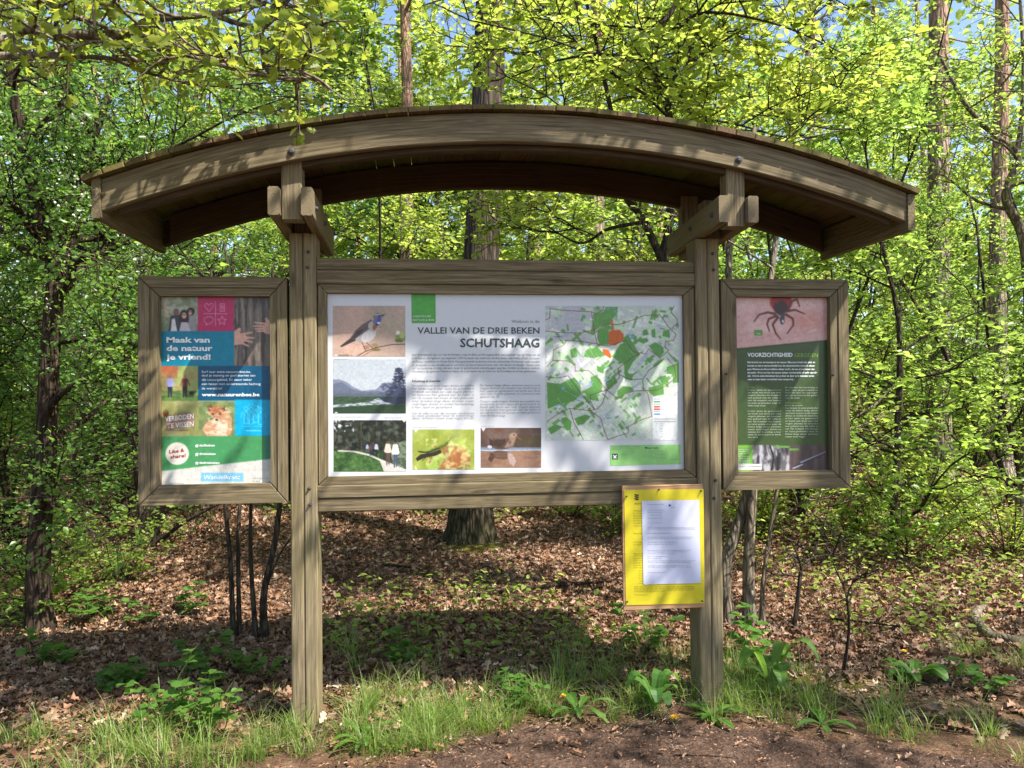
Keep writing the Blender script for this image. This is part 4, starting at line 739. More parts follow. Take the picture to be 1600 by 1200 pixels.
def bush(seed, H=1.2, n=13, size=.072, m=7, shape='leaf', n2=4, n3=3):
    g = np.random.default_rng(seed); T = Tubes(); limbs = []
    for k in range(n):
        a = g.uniform(0, 6.3); Q = grow(g, (g.normal()*.05, g.normal()*.05, -.03), (math.cos(a)*.6, math.sin(a)*.6, 1), H*g.uniform(.6, 1.1), 7, .14, .0, .08); T.add(Q, np.linspace(.008, .003, len(Q)), 4); limbs.append((Q, .006))
    A = crownize(g, T, limbs, n2, n3, .35, .2, m, size, shape, .7, .1, r2=.004, tmin=.2)
    return T.mesh('bush_wood'), leafmesh('bush_leaves', *A, shape)
def tall_tree(seed, H, r0, kind, crown_lo, lean=(0, 0), size=.1, ncl=60):
    g = np.random.default_rng(seed); T = Tubes(); n = 26; z = np.linspace(-.1, H, n); ph = g.uniform(0, 6.3, 2)
    P = np.stack([lean[0]*z/H+.06*np.sin(z*.5+ph[0]), lean[1]*z/H+.05*np.sin(z*.6+ph[1]), z], 1); z2 = np.concatenate([[-.1, .05, .2, .4, .7], z[2:]])
    P = np.stack([np.interp(z2, z, P[:, i]) for i in range(3)], 1); rr = r0*(1-.72*z2/H)*(1+.55*np.exp(-np.maximum(z2, 0)/.22)); k = 18; T.add(P, rr, k)
    V = T.V[-1].reshape(len(P), k, 3); th = np.arange(k)/k*2*math.pi; wob = 1+.05*np.sin(th*5+ph[0])[None]+.12*np.sin(th*4+ph[1])[None]*np.exp(-np.maximum(z2, 0)/.3)[:, None]
    V[:] = P[:, None]+(V-P[:, None])*wob[..., None]; limbs = []
    # short dead stubs below the crown
    for s_ in range(9):
        zz = g.uniform(1.5, crown_lo+1); a = g.uniform(0, 6.3); c = [np.interp(zz, z2, P[:, i]) for i in range(3)]; Q = grow(g, c, (math.cos(a), math.sin(a), g.uniform(-.2, .4)), g.uniform(.3, 1.4), 5, .12); T.add(Q, np.linspace(.018, .004, len(Q)), 4)
    for s_ in range(ncl//4):
        zz = crown_lo+(H-crown_lo)*(s_+g.random())/(ncl//4); a = g.uniform(0, 6.3); c = np.array([np.interp(zz, z2, P[:, i]) for i in range(3)]); L = (2.6 if kind == 'oak' else 1.9)*(1.1-.6*(zz-crown_lo)/(H-crown_lo))*g.uniform(.6, 1.2)
        Q = grow(g, c, (math.cos(a), math.sin(a), .35), L, 8, .16, .02); T.add(Q, np.linspace(.045, .008, len(Q)), 5); limbs.append((Q, .03))
    if kind == 'oak': A = crownize(g, T, limbs, 7, 6, 1.1, .5, 10, size, 'leaf', .4, .05, r2=.014, tmin=.3); return T.mesh('oak_wood'), leafmesh('oak_leaves', *A, 'leaf')
    TP = []
    for Q, r in limbs:
        for q in range(7): TP.append(Q[min(len(Q)-1, 3+q % 6)]+g.normal(size=3)*[.3, .3, .16])
    TP = np.array(TP); q = np.repeat(TP, 60, 0); d = g.normal(size=q.shape)+[0, 0, .35]; pos = q+nrm(g.normal(size=q.shape))*g.uniform(0, .24, (len(q), 1))*[1, 1, .6]
    return T.mesh('pine_wood'), leafmesh('pine_needles', pos, d, g.normal(size=q.shape), g.uniform(.07, .13, len(q)), 'small', wid=.28)
def xat(px, Y): return float(at(px, 606., Y)[0])
# --- big trunk in the middle
wm, lm = tall_tree(21, 16, .205, 'oak', 7.6, lean=(.45, .3), ncl=44)
tree('oak_tree', 'big furrowed trunk with mossy foot, rising behind the middle of the white map panel', 'tree', (.47, 4.25), wm, M['bk_big'], lm, M['lf_beech'])
# --- pines
pv = [tall_tree(30+i, 17, .17, 'pine', 9.5, lean=((.5, .2), (-.4, .3), (.1, -.2))[i], ncl=64) for i in range(3)]
PL = [(925, 7.6, .92, 'pale pine trunk just right of the big mossy trunk above the roof'), (640, 9.5, .8, 'reddish pine trunk between the left bolt and the big mossy trunk'), (478, 17, .95, 'slim reddish pine against blue sky above the left support arms'),
      (440, 21, .9, 'thin distant pine just left of the slim one above left post'), (525, 24, 1.0, 'distant grey pine right of the slim one in the sky gap'), (1472, 6.4, 1.0, 'thick dark pine trunk rising right of the roof end'),
      (1562, 6.8, .8, 'sunlit straight pine trunk at the right edge of the photo'), (1285, 20, 1.1, 'distant pine behind the right support arms'), (300, 18, .9, 'grey pine seen through hawthorns above the left roof end'), (845, 19, 1.0, 'distant pine just right of the big trunk'), (1130, 25, 1.1, 'far pine above right hanger block'), (150, 22, 1.0, 'far pine at upper left among small green leaves'), (1390, 24, 1.1, 'far pine left of the thick dark pine trunk')]
src = None
protos = []
for i, (px, Y, s_, lab) in enumerate(PL):
    loc = (xat(px, Y), Y)
    if i < 3: protos.append(tree('pine_tree', lab, 'pine', loc, pv[i][0], M['bk_pine'], pv[i][1], M['lf_pine'], 'pines standing in the wood', rz=i*2., s=s_))
    else: copytree(protos[i % 3], lab, loc, i*1.7, s_, 'pines standing in the wood')
# --- left hawthorn tree with dark trunk (measured)
def custom(name, label, cat, base, stems, seed, bark_m, leaf_m, crown, extra_leaf=None):
    """stems: list of (points in world, r0, r1, nlimbs, limb length, tmin)"""
    g = np.random.default_rng(seed); T = Tubes(); limbs = []; b = np.array([base[0], base[1], float(gz(*base))-.03])
    for pts, r0, r1, nl, LL, t0, zup in stems:
        P = curve(np.array(pts, float)-b, max(10, 5*len(pts))); rr = np.linspace(r0, r1, len(P)); 
        if P[0][2] < .1: rr = rr*(1+.5*np.exp(-np.maximum(P[:, 2], 0)/.12))
        T.add(P, rr, 9); limbs.append((P, r1)) if nl < 0 else None
        for k in range(abs(nl)):
            t = t0+(1-t0)*(k+g.random()*.7)/abs(nl); j = min(len(P)-1, int(t*(len(P)-1))); a = g.uniform(0, 6.3)
            Q = grow(g, P[j], (math.cos(a), math.sin(a), zup+g.uniform(-.15, .35)), LL*g.uniform(.6, 1.15), 7, .16, .02, .05); T.add(Q, np.linspace(max(.006, rr[j]*.45), .004, len(Q)), 5); limbs.append((Q, .012))
    A = crownize(g, T, limbs, *crown)
    ex = ()
    if extra_leaf: ex = extra_leaf(g, A)
    return tree(name, label, cat, base, T.mesh(name+'_wood'), bark_m, leafmesh(name+'_leaves', *A, crown[7-1]), leaf_m, extra=ex)
def blos(nc):
    def f(g, A):
        pos = A[0]; pk = pos[pos[:, 2] > 1.9]; cs = pk[g.integers(0, len(pk), nc)]; q = np.repeat(cs, 14, 0)+g.normal(size=(nc*14, 3))*.035+[0, 0, .02]
        return (('blossom', leafmesh('hawthorn_blossom', q, g.normal(size=q.shape), g.normal(size=q.shape)+[0, -.5, 1], np.full(len(q), .017), 'small', wid=1.5), M['blossom']),)
    return f
def A3(px, py, Y): return at(px, py, Y)
b0 = (-2.52, 1.75)
custom('hawthorn_tree', 'dark rough-barked small-leaved tree at far left, its trunk standing in the leaf litter', 'tree', b0,
       [([(-2.52, 1.75, -.1), A3(60, 880, 1.75), A3(72, 700, 1.78), A3(78, 560, 1.8), A3(88, 430, 1.82)], .078, .055, 5, 1.0, .3, .1),
        ([A3(86, 440, 1.82), A3(60, 330, 1.7), A3(30, 200, 1.6), A3(10, 60, 1.5)], .055, .02, 9, 1.3, .1, .25),
        ([A3(88, 440, 1.82), A3(120, 330, 2.0), A3(150, 200, 2.2), A3(200, 90, 2.4)], .06, .02, 11, 1.4, .1, .25),
        ([A3(92, 455, 1.82), A3(170, 385, 2.3), A3(250, 340, 2.9), A3(330, 300, 3.4)], .045, .018, 9, 1.2, .15, .25)], 5, M['bk_haw'], M['lf_haw'], (7, 8, .62, .28, 12, .044, 'small', .3, .05), blos(150))
# --- central dark-stemmed tree
b1 = (1.66, 1.75)
custom('beech_tree', 'small dark-stemmed tree forking behind the right post, bright leaves spreading over the roof', 'tree', b1,
       [([(1.66, 1.75, -.1), A3(1062, 700, 1.75), A3(1052, 500, 1.75), A3(1036, 405, 1.75)], .05, .04, 1, .4, .7, .3),
        ([A3(1036, 410, 1.75), A3(1004, 342, 1.75), A3(975, 300, 1.8), A3(960, 200, 1.85), A3(930, 60, 1.9), A3(900, -60, 1.9)], .03, .010, 9, 1.5, .15, .25),
        ([A3(1004, 347, 1.75), A3(950, 358, 1.8), A3(906, 380, 1.9), A3(850, 350, 2.0)], .016, .005, 2, .6, .4, .1),
        ([A3(1036, 405, 1.75), A3(1050, 300, 1.7), A3(1046, 180, 1.7), A3(1022, 110, 1.7), A3(1030, 50, 1.7), A3(1062, -10, 1.7), A3(1075, -120, 1.7)], .034, .014, 12, 1.7, .3, .3),
        ([A3(1024, 105, 1.7), A3(980, 90, 1.8), A3(935, 85, 1.9), A3(870, 95, 2.0), A3(800, 120, 2.1)], .018, .005, 5, .9, .2, .2),
        ([A3(1040, 190, 1.7), A3(1130, 190, 1.7), A3(1240, 215, 1.9), A3(1330, 200, 2.2)], .012, .004, 7, .9, .15, .15),
        ([A3(1035, 60, 1.7), A3(1100, 20, 1.5), A3(1220, 40, 1.4), A3(1330, 90, 1.4)], .014, .004, 7, 1.0, .15, .2)], 9, M['bk_dark'], M['lf_beech'], (7, 5, .62, .30, 9, .070, 'leaf', .8, .12))
# --- stems under the left case and right of the right post
b2 = (-1.12, 1.36)
custom('hazel_bush', 'group of thin dark bare stems rising behind the left display case', 'bush', b2,
       [([(-1.22, 1.39, -.05), A3(360, 880, 1.4), A3(352, 790, 1.4), A3(340, 640, 1.5), A3(330, 420, 1.6)], .017, .008, 4, .7, .65, .3),
        ([(-1.19, 1.42, -.05), A3(372, 860, 1.42), A3(376, 760, 1.42), A3(385, 600, 1.5), A3(350, 380, 1.7)], .015, .007, 4, .7, .65, .3),
        ([(-1.07, 1.34, -.05), A3(392, 880, 1.3), A3(392, 790, 1.3), A3(400, 600, 1.3)], .016, .008, 2, .6, .7, .3),
        ([(-1.02, 1.36, -.05), A3(412, 930, 1.3), A3(432, 830, 1.3), A3(440, 700, 1.35), A3(425, 420, 1.5)], .025, .010, 4, .8, .7, .3),
        ([A3(412, 930, 1.3), A3(455, 840, 1.2), A3(560, 770, 1.2)], .007, .003, 2, .3, .5, .2)], 12, M['bk_dark'], M['lf_beech'], (3, 2, .5, .28, 6, .055, 'leaf', .7, .1))
b3 = (2.0, 1.16)
custom('alder_bush', 'clump of crooked dark and pale stems rising right of the right post', 'bush', b3,
       [([(1.94, 1.20, -.05), A3(1132, 930, 1.2), A3(1137, 870, 1.2), A3(1160, 800, 1.2), A3(1168, 740, 1.2), A3(1150, 560, 1.3), A3(1140, 380, 1.5), A3(1180, 200, 1.7)], .05, .018, 5, 1.0, .6, .3),
        ([(2.05, 1.16, -.05), A3(1170, 930, 1.15), A3(1170, 860, 1.15), A3(1176, 770, 1.15), A3(1185, 600, 1.2), A3(1215, 350, 1.4)], .045, .018, 5, 1.0, .6, .3),
        ([(2.13, 1.14, -.05), A3(1191, 930, 1.15), A3(1200, 850, 1.15), A3(1214, 765, 1.15), A3(1240, 560, 1.2)], .018, .008, 3, .6, .6, .3)], 14, M['bk_pale'], M['lf_beech'], (4, 3, .5, .28, 6, .055, 'leaf', .7, .1))
b4 = (-2.7, 4.3)
custom('hazel_tree', 'leaning dark multi-stemmed tree standing in the litter just left of the left display case', 'tree', b4,
       [([(-2.8, 4.3, -.05), A3(240, 800, 4.3), A3(262, 740, 4.3), A3(290, 640, 4.3), A3(250, 480, 4.4), A3(180, 300, 4.5)], .10, .05, 6, 1.5, .4, .3),
        ([(-2.7, 4.35, -.05), A3(250, 790, 4.3), A3(275, 700, 4.3), A3(330, 560, 4.3), A3(370, 380, 4.4)], .05, .025, 5, 1.3, .4, .3),
        ([(-2.75, 4.3, -.05), A3(215, 760, 4.3), A3(200, 640, 4.3), A3(150, 500, 4.5)], .03, .015, 4, 1.2, .3, .3),
        ([A3(243, 850, 4.3), A3(290, 815, 4.1), A3(345, 785, 4.0), A3(420, 740, 3.9)], .022, .010, 3, .8, .5, .2)], 16, M['bk_dark'], M['lf_haw'], (6, 5, .7, .34, 10, .055, 'leaf', .6, .1))
# --- right: bending pale tree and bare saplings
b5 = (5.6, 3.2)
custom('birch_tree', 'slender pale bending stem with arching branches at the right edge', 'tree', b5,
       [([(5.6, 3.2, -.1), A3(1610, 620, 3.2), A3(1602, 390, 3.2), A3(1572, 310, 3.2), A3(1590, 245, 3.2), A3(1560, 215, 3.1), A3(1510, 165, 3.0), A3(1470, 90, 3.0)], .06, .014, 9, 1.1, .3, .25),
        ([A3(1590, 245, 3.2), A3(1600, 120, 3.3), A3(1590, -60, 3.4)], .03, .012, 6, 1.2, .1, .3)], 18, M['bk_pale'], M['lf_beech'], (6, 5, .6, .28, 9, .058, 'leaf', .6, .1))
custom('beech_sapling', 'knee-high dark bare sapling with spreading twigs, just right of the pale stems', 'sapling', (2.28, 1.04),
       [([(2.28, 1.04, -.03), A3(1247, 930, 1.04), A3(1252, 890, 1.04), A3(1275, 870, 1.05), A3(1360, 862, 1.1)], .014, .003, 3, .25, .4, .3),
        ([A3(1247, 940, 1.04), A3(1252, 890, 1.04), A3(1243, 860, 1.0), A3(1236, 845, 1.0)], .008, .003, 2, .2, .4, .3), ([A3(1262, 882, 1.04), A3(1285, 830, 1.1), A3(1300, 770, 1.1)], .007, .002, 3, .25, .4, .3)], 20, M['bk_dark'], M['lf_oak'], (2, 1, .2, .1, 2, .04, 'leaf', .6, .1))
custom('oak_sapling', 'thin upright leafless sapling at the back of the mossy patch, right foreground', 'sapling', (2.16, .26),
       [([(2.16, .26, -.03), A3(1326, 990, .26), A3(1322, 930, .26), A3(1308, 895, .28), A3(1290, 850, .3)], .009, .002, 3, .2, .4, .5),
        ([A3(1322, 940, .26), A3(1332, 910, .28), A3(1350, 880, .3)], .005, .002, 2, .15, .4, .5)], 22, M['bk_haw'], M['lf_oak'], (2, 1, .12, .08, 1, .035, 'leaf', .6, .1))
# --- overhanging young oak branches, upper left, in front of the roof
b6 = (-3.3, -.6)
custom('oak_tree', 'overhanging oak boughs with young yellow-green leaves reaching in from upper left before the roof', 'tree', b6,
       [([(-3.3, -.6, -.1), (-3.2, -.6, 1.2), (-3.0, -.6, 2.4), (-2.8, -.6, 3.6), (-2.7, -.5, 5)], .11, .05, 0, 1, .1, .2),
        ([(-3.05, -.6, 2.3), A3(-60, 90, -.7), A3(30, 45, -.75), A3(90, 52, -.8), A3(190, 54, -.85), A3(235, 32, -.85), A3(330, 22, -.85), A3(420, 5, -.85)], .03, .006, 6, .5, .25, .1),
        ([A3(-60, 90, -.7), A3(50, 86, -.75), A3(130, 88, -.8), A3(228, 96, -.85)], .016, .005, 5, .4, .3, .05),
        ([A3(190, 54, -.85), A3(260, 62, -.9), A3(320, 95, -.95), A3(420, 120, -1), A3(490, 125, -1.0), A3(560, 170, -1.0)], .007, .0015, 6, .16, .25, .05),
        ([A3(330, 22, -.85), A3(400, 40, -.8), A3(450, 0, -.8), A3(520, -30, -.8)], .010, .004, 4, .4, .25, .1),
        ([(-2.9, -.6, 3.0), A3(60, -60, -.7), A3(250, -70, -.75), A3(450, -60, -.8), A3(640, -20, -.8)], .022, .005, 7, .45, .3, .0)], 24, M['bk_pale'], M['lf_oak'], (4, 3, .24, .14, 5, .054, 'oak', .45, .12))
# ================================================================== understorey: young beeches and hawthorns
yb = [young_beech(50+i, 5.0+.5*i, stems=(1, 3)[i % 2], size=(.082, .070, .076)[i], m=(10, 11, 10)[i]) for i in range(3)]
hw = [hawthorn(60+i, 4.8, blossom=(120, 0)[i]) for i in range(2)]
bs = [bush(70+i, (1.0, 1.5)[i]) for i in range(2)]
def place(kind, variants, spots, cat, bark_m, leaf_m, group, bl=False):
    pr = {}
    for i, sp_ in enumerate(spots):
        X, Y, s_, rz, lab = sp_; v = i % len(variants); g_ = group
        if v not in pr:
            ex = (('blossom', variants[v][2], M['blossom']),) if len(variants[v]) > 2 and variants[v][2] is not None else ()
            pr[v] = tree(kind, lab, cat, (X, Y), variants[v][0], bark_m, variants[v][1], leaf_m, g_, rz, s_, ex)
        else: copytree(pr[v], lab, (X, Y), rz, s_, g_)
g = np.random.default_rng(101)
NEARB = [(1395, 3.0, .85, 'bright yellow-green young beech filling the view right of the right display case'), (1250, 4.6, 1.0, 'young beech behind the right display case'), (1520, 4.6, .62, 'leafy young beech left of the sunlit pine at the right edge'),
         (830, 6.6, 1.0, 'young beech seen between roof and map panel, right of the big trunk'), (600, 6.0, 1.0, 'young beech seen between roof and map panel, left of the big trunk'), (1010, 5.6, 1.0, 'young beech behind the right end of the map panel'),
         (480, 8.5, .8, 'young beech behind the left post'), (1330, 7.5, .95, 'young beech above the right end of the roof'), (700, 9.5, 1.2, 'bushy beech just left behind the big mossy trunk'), (1620, 8, .9, 'young beech beyond the pale bending stem')]
place('young_beech', yb, [(xat(px, Y), Y, s_, g.uniform(0, 6.3), l) for px, Y, s_, l in NEARB], 'tree', M['bk_dark'], M['lf_beech'], 'young beeches behind the shelter')
FB = [(x+g.uniform(-.9, .9), y+g.uniform(-1, 1), g.uniform(1.0, 1.5), g.uniform(0, 6.3), 'leafy young beech of the green understorey farther back in the wood') for y in (10.5, 13.5, 17, 21) for x in np.arange(-.5*(y+3.6)-1, 1.05*(y+3.6)+1, 2.9)]
fv = [young_beech(150+i, 6.0+.6*i, size=.105, n2=7, stems=(1, 3)[i % 2], low=.05, spreadL=2.2) for i in range(3)]; gsrc = []
LM = [(-60, 'beyond the left edge of the photo'), (60, 'at the left edge of the photo'), (180, 'left of the left roof end'), (330, 'above the left display case'), (450, 'between left display case and left post'), (560, 'behind the left post'), (700, 'above the printed bird photo'), (820, 'behind the big mossy trunk'), (950, 'beside the pale pine trunk'),
      (1080, 'above the printed map'), (1180, 'behind the right post'), (1300, 'above the right display case'), (1430, 'below the right roof end'), (1540, 'behind the thick dark pine'), (1680, 'at the right edge of the photo'), (9999, 'beyond the right edge of the photo')]
RW = [(12, 'third row of young beeches, '), (15.2, 'leafy beech in mid wood, '), (19, 'beech deep in the wood, '), (99, 'farthest leafy beech, ')]
seen = set(); FB2 = []
for X, Y, s_, rz, lab in FB:
    q = np.array([X, Y, 1.5])-CAM; pxx = 800+1200*(q@AR)/(q@AF)
    if not -420 < pxx < 2150: continue
    lab = [t for l, t in RW if Y < l][0]+[t for l, t in LM if pxx < l][0]
    if lab in seen: continue
    seen.add(lab); FB2.append((X, Y, s_, rz, lab))
FB = FB2
for i, (X, Y, s_, rz, lab) in enumerate(FB):
    if i < 3: gsrc.append(tree('young_beech', lab, 'tree', (X, Y), fv[i][0], M['bk_dark'], fv[i][1], M['lf_beech'], 'understorey beeches farther back', rz, s_))
    else: copytree(gsrc[i % 3], lab, (X, Y), rz, s_, 'understorey beeches farther back')
OK_ = [(1080, 8.5, 1.05, 'oak with high crown above the right support arms'), (60, 13, 1.2, 'oak farther back at upper left'), (980, 17, 1.3, 'oak farther back right of the pale pine trunk')]
oks = [tall_tree(95+i, 14, .13, 'oak', 4.6, ncl=32, size=.09) for i in range(2)]; oksrc = []
for i, (px, Y, s_, lab) in enumerate(OK_):
    if i < 2: oksrc.append(tree('oak_tree', lab, 'tree', (xat(px, Y), Y), oks[i][0], M['bk_haw'], oks[i][1], M['lf_beech'], 'oaks with high crowns behind the shelter', i*1.3, s_))
    else: copytree(oksrc[i % 2], lab, (xat(px, Y), Y), i*1.3, s_, 'oaks with high crowns behind the shelter')
NEARH = [(30, 4.0, 1.0, 'hawthorn with white blossom behind the dark trunk at far left'), (200, 5.6, 1.15, 'hawthorn above the left end of the roof'), (330, 7.6, 1.2, 'hawthorn behind the left display case'), (-60, 2.6, .95, 'hawthorn cut by the left edge of the photo'), (120, 8.5, 1.3, 'tall hawthorn farther back at upper left'), (1590, 4.2, .9, 'dark small-leaved hawthorn low at the right edge')]
place('hawthorn_tree', hw, [(xat(px, Y), Y, s_, g.uniform(0, 6.3), l) for px, Y, s_, l in NEARH], 'tree', M['bk_haw'], M['lf_haw'], 'hawthorns on the left and right flank')
BU = [(1330, 3.3, .7, 'low bush with yellow-green leaves below the right display case'), (1420, 2.6, .8, 'low yellow-green bush in the sunlit litter at right'), (1500, 3.4, .6, 'bush low in the litter left of the right edge'), (1570, 2.2, .8, 'yellow-green bush at the right edge above the crooked root'), (1250, 5.0, 1.1, 'bush in the wood behind the pale stems'),
      (880, 5.2, .7, 'small bush right of the foot of the big trunk'), (560, 6.2, .8, 'small bush left of the foot of the big trunk'), (190, 2.9, .6, 'small dark bush between the dark trunk and the left display case'), (960, 4.2, .6, 'small bush left above the yellow notice'), (1380, 5.5, .9, 'bush behind the low yellow-green ones at right'), (1180, 3.6, .7, 'small bush between the right post and the pale stems'), (60, 2.2, .7, 'dark bush at the foot of the far left trunk'), (1450, 4.6, .8, 'knee-high bush under the thick dark pine')]
place('beech_bush', bs, [(xat(px, Y), Y, s_, g.uniform(0, 6.3), l) for px, Y, s_, l in BU], 'bush', M['bk_haw'], M['lf_beech'], 'low bushes in the leaf litter')
# ================================================================== trees round the clearing that shade it (behind the camera)
ov = tall_tree(90, 11, .16, 'oak', 4.6, ncl=36, size=.08)
SHD = [(7.7, -4.3, 0.4, 'unseen oak beyond the right edge, placed to shade the path'), (2.6, -6.4, 2.0, 'oak on the near side of the path, behind the camera'), (-4.5, -7.0, 3.1, 'oak on the near side of the path, left behind the camera')]  # first oak is added out of view to shade the right of the path
pr = tree('oak_tree', SHD[0][3], 'tree', SHD[0][:2], ov[0], M['bk_big'], ov[1], M['lf_beech'], None, SHD[0][2], 1.0)
for X, Y, rz, lab in SHD[1:]: copytree(pr, lab, (X, Y), rz, 1.0)
custom('oak_tree', 'unseen oak beyond the right edge, its boughs shaped to dapple the shelter', 'tree', (5.3, -2.4),  # added out of view; boughs cross the sun's path to throw dapples on the boards
       [([(5.3, -2.4, -.1), (5.2, -2.3, 2), (5.0, -2.2, 4), (4.9, -2.2, 6.5)], .10, .05, 3, 1.2, .7, .2),
        ([(5.1, -2.25, 3.2), (4.0, -1.7, 4.1), (3.0, -1.35, 4.35), (1.8, -1.2, 4.6), (.6, -1.1, 4.7), (-.4, -1.0, 4.6)], .05, .010, 15, .75, .2, .05),
        ([(5.0, -2.2, 4.0), (4.0, -2.0, 5.0), (3.0, -1.7, 5.3), (2.0, -1.6, 5.6), (1.0, -1.7, 5.8)], .04, .010, 9, .8, .2, .05)], 44, M['bk_big'], M['lf_beech'], (3, 3, .45, .26, 5, .075, 'leaf', .4, .1))
# ================================================================== far wood as one mass
g = np.random.default_rng(77)
n = 130000; a = g.uniform(-math.pi*.46, math.pi*.5, n); rr = g.uniform(24, 42, n); zz = g.uniform(0, 1, n)**1.25*15
cl = g.normal(size=(900, 3)); 
cx = np.sin(a)*rr; cyy = np.cos(a)*rr-3.6
keep = (np.sin(cx*.9+zz*.7)+np.sin(cyy*1.1-zz*.9)+np.sin(zz*1.7+cx*.3) > -.9+(zz-6)*.17); cx, cyy, zz = cx[keep], cyy[keep], zz[keep]
pos = np.stack([cx, cyy, zz+gz(cx, cyy)], 1)+g.normal(size=(len(cx), 3))*.3
lm = leafmesh('far_wood', pos, g.normal(size=pos.shape), g.normal(size=pos.shape)+[0, -.3, .8], g.uniform(.16, .38, len(pos)), 'leaf')
lm.materials.append(M['lf_beech']); o = bpy.data.objects.new('distant_wood', lm); C.objects.link(o); tag(o, 'mass of green foliage closing off the far wood behind everything', 'foliage', None, 'stuff')
T = Tubes()
for k in range(45):
    a = g.uniform(-1.4, 1.5); r = g.uniform(22, 40); x, y = math.sin(a)*r, math.cos(a)*r-3.6; z0 = float(gz(x, y)); h = g.uniform(10, 18)
    T.add(np.array([(x, y, z0-.2), (x+g.normal()*.15, y, z0+h*.5), (x+g.normal()*.4, y, z0+h)]), [.13, .10, .05], 7)
tm = T.mesh('far_trunks'); tm.materials.append(M['bk_pine']); o2 = bpy.data.objects.new('distant_trunks', tm); C.objects.link(o2); o2.parent = o; 
# ================================================================== leaf litter
g = np.random.default_rng(55)
def fan(n, y0, y1, pw=1.0):
    u = g.random(n); d = (y0+3.6)*((y1+3.6)/(y0+3.6))**(u**pw); return np.stack([d*g.uniform(-.72, 1.15, n), d-3.6], 1)
M['litter'] = leafmat('dead_leaves', [(.05, .022, .012), (.18, .085, .042), (.31, .165, .09), (.09, .04, .022), (.40, .255, .16), (.22, .11, .06), (.34, .20, .12), (.13, .065, .036), (.60, .44, .31)], [(.2, .1, .05), (.2, .1, .05)], .12, .6)
xy = np.vstack([fan(105000, .15, 7.5), fan(32000, 7.5, 24), fan(5000, -.6, .3)])
xy = np.vstack([xy, fan(60000, -.1, 5.5)]); small_ = np.arange(len(xy)) >= len(xy)-60000
edge = np.interp(xy[:, 0], EX, EY); dd = xy[:, 1]-edge
keep = (g.random(len(xy)) < np.clip((dd-.1)/.9, .02, 1)) & (dd > 0); xy = xy[keep]; small_ = small_[keep]
dist = xy[:, 1]+3.6; N_ = len(xy); z = gz(xy[:, 0], xy[:, 1])+g.uniform(.0, .028, N_)
nn = g.normal(size=(N_, 3))*.62+[0, 0, 1]
lm = leafmesh('leaf_litter', np.column_stack([xy, z]), np.column_stack([g.normal(size=(N_, 2)), g.normal(size=N_)*.22]), nn, np.where(small_, g.uniform(.01, .03, N_), g.uniform(.028, .08, N_))*np.clip(dist/8, .9, 1.7), 'litter', curl=g.uniform(-1.2, 2.8, N_), wid=1.25)
lm.materials.append(M['litter']); o = bpy.data.objects.new('leaf_litter', lm); C.objects.link(o); tag(o, 'brown dead leaves covering the forest floor behind the shelter', 'leaf litter', None, 'stuff')
g = np.random.default_rng(58); n = 5200; x = g.uniform(-1.6, 4.2, n); y = np.interp(x, EX, EY)-np.abs(g.normal(size=n))*.45+.06
nn = g.normal(size=(n, 3))*.25+[0, 0, 1]; big_ = g.random(n) < .05
lm = leafmesh('path_crumbs', np.column_stack([x, y, np.full(n, .021)+g.uniform(0, .004, n)]), np.column_stack([g.normal(size=(n, 2)), np.zeros(n)]), nn, np.where(big_, g.uniform(.03, .06, n), g.uniform(.006, .02, n)), 'litter', wid=.8)
lm.materials.append(M['litter']); o = bpy.data.objects.new('path_litter', lm); C.objects.link(o); tag(o, 'crumbs of bark, twig and dead leaf trodden into the bare path', 'leaf litter', None, 'stuff')
n = 3600; xy = fan(n, -.3, 6); T = Tubes(); zz_ = gz(xy[:, 0], xy[:, 1])
for i in range(n):
    if xy[i, 1] < np.interp(xy[i, 0], EX, EY)-.1: continue
    a = g.uniform(0, 3.15); L = g.uniform(.03, .16)*(1+xy[i, 1]*.1); dv = np.array([math.cos(a), math.sin(a), g.normal()*.15])*L; p = np.array([xy[i, 0], xy[i, 1], zz_[i]+g.uniform(.01, .035)])
    T.add(np.array([p-dv, p+[0, 0, g.normal()*.01]+dv*g.normal()*.1, p+dv]), g.uniform(.001, .0028), 3)
tm = T.mesh('twig_litter'); tm.materials.append(M['bk_pale']); o = bpy.data.objects.new('twig_litter', tm); C.objects.link(o); tag(o, 'fine dead twigs scattered among the fallen leaves', 'twig litter', None, 'stuff')
# seedlings and green ground cover
g = np.random.default_rng(56)
xy = fan(2600, .4, 16); pat = np.sin(xy[:, 0]*1.7+1)+np.sin(xy[:, 1]*1.3+xy[:, 0]*.6); keep = (pat > .9) | ((xy[:, 0] > 2.6) & (g.random(len(xy)) < .8)); xy = xy[keep & (xy[:, 1] > .6)]
q = np.repeat(np.column_stack([xy, gz(xy[:, 0], xy[:, 1])]), 9, 0); off = g.normal(size=(len(q), 3))*[.10, .10, .0]; off[:, 2] = np.abs(g.normal(size=len(q)))*.10+.03
lm = leafmesh('ground_cover', q+off, g.normal(size=q.shape)*[1, 1, .3], g.normal(size=q.shape)*.35+[0, 0, 1], g.uniform(.03, .06, len(q)), 'leaf')
lm.materials.append(M['lf_beech']); o = bpy.data.objects.new('ground_cover', lm); C.objects.link(o); tag(o, 'low green seedlings scattered through the leaf litter', 'ground cover', None, 'stuff')
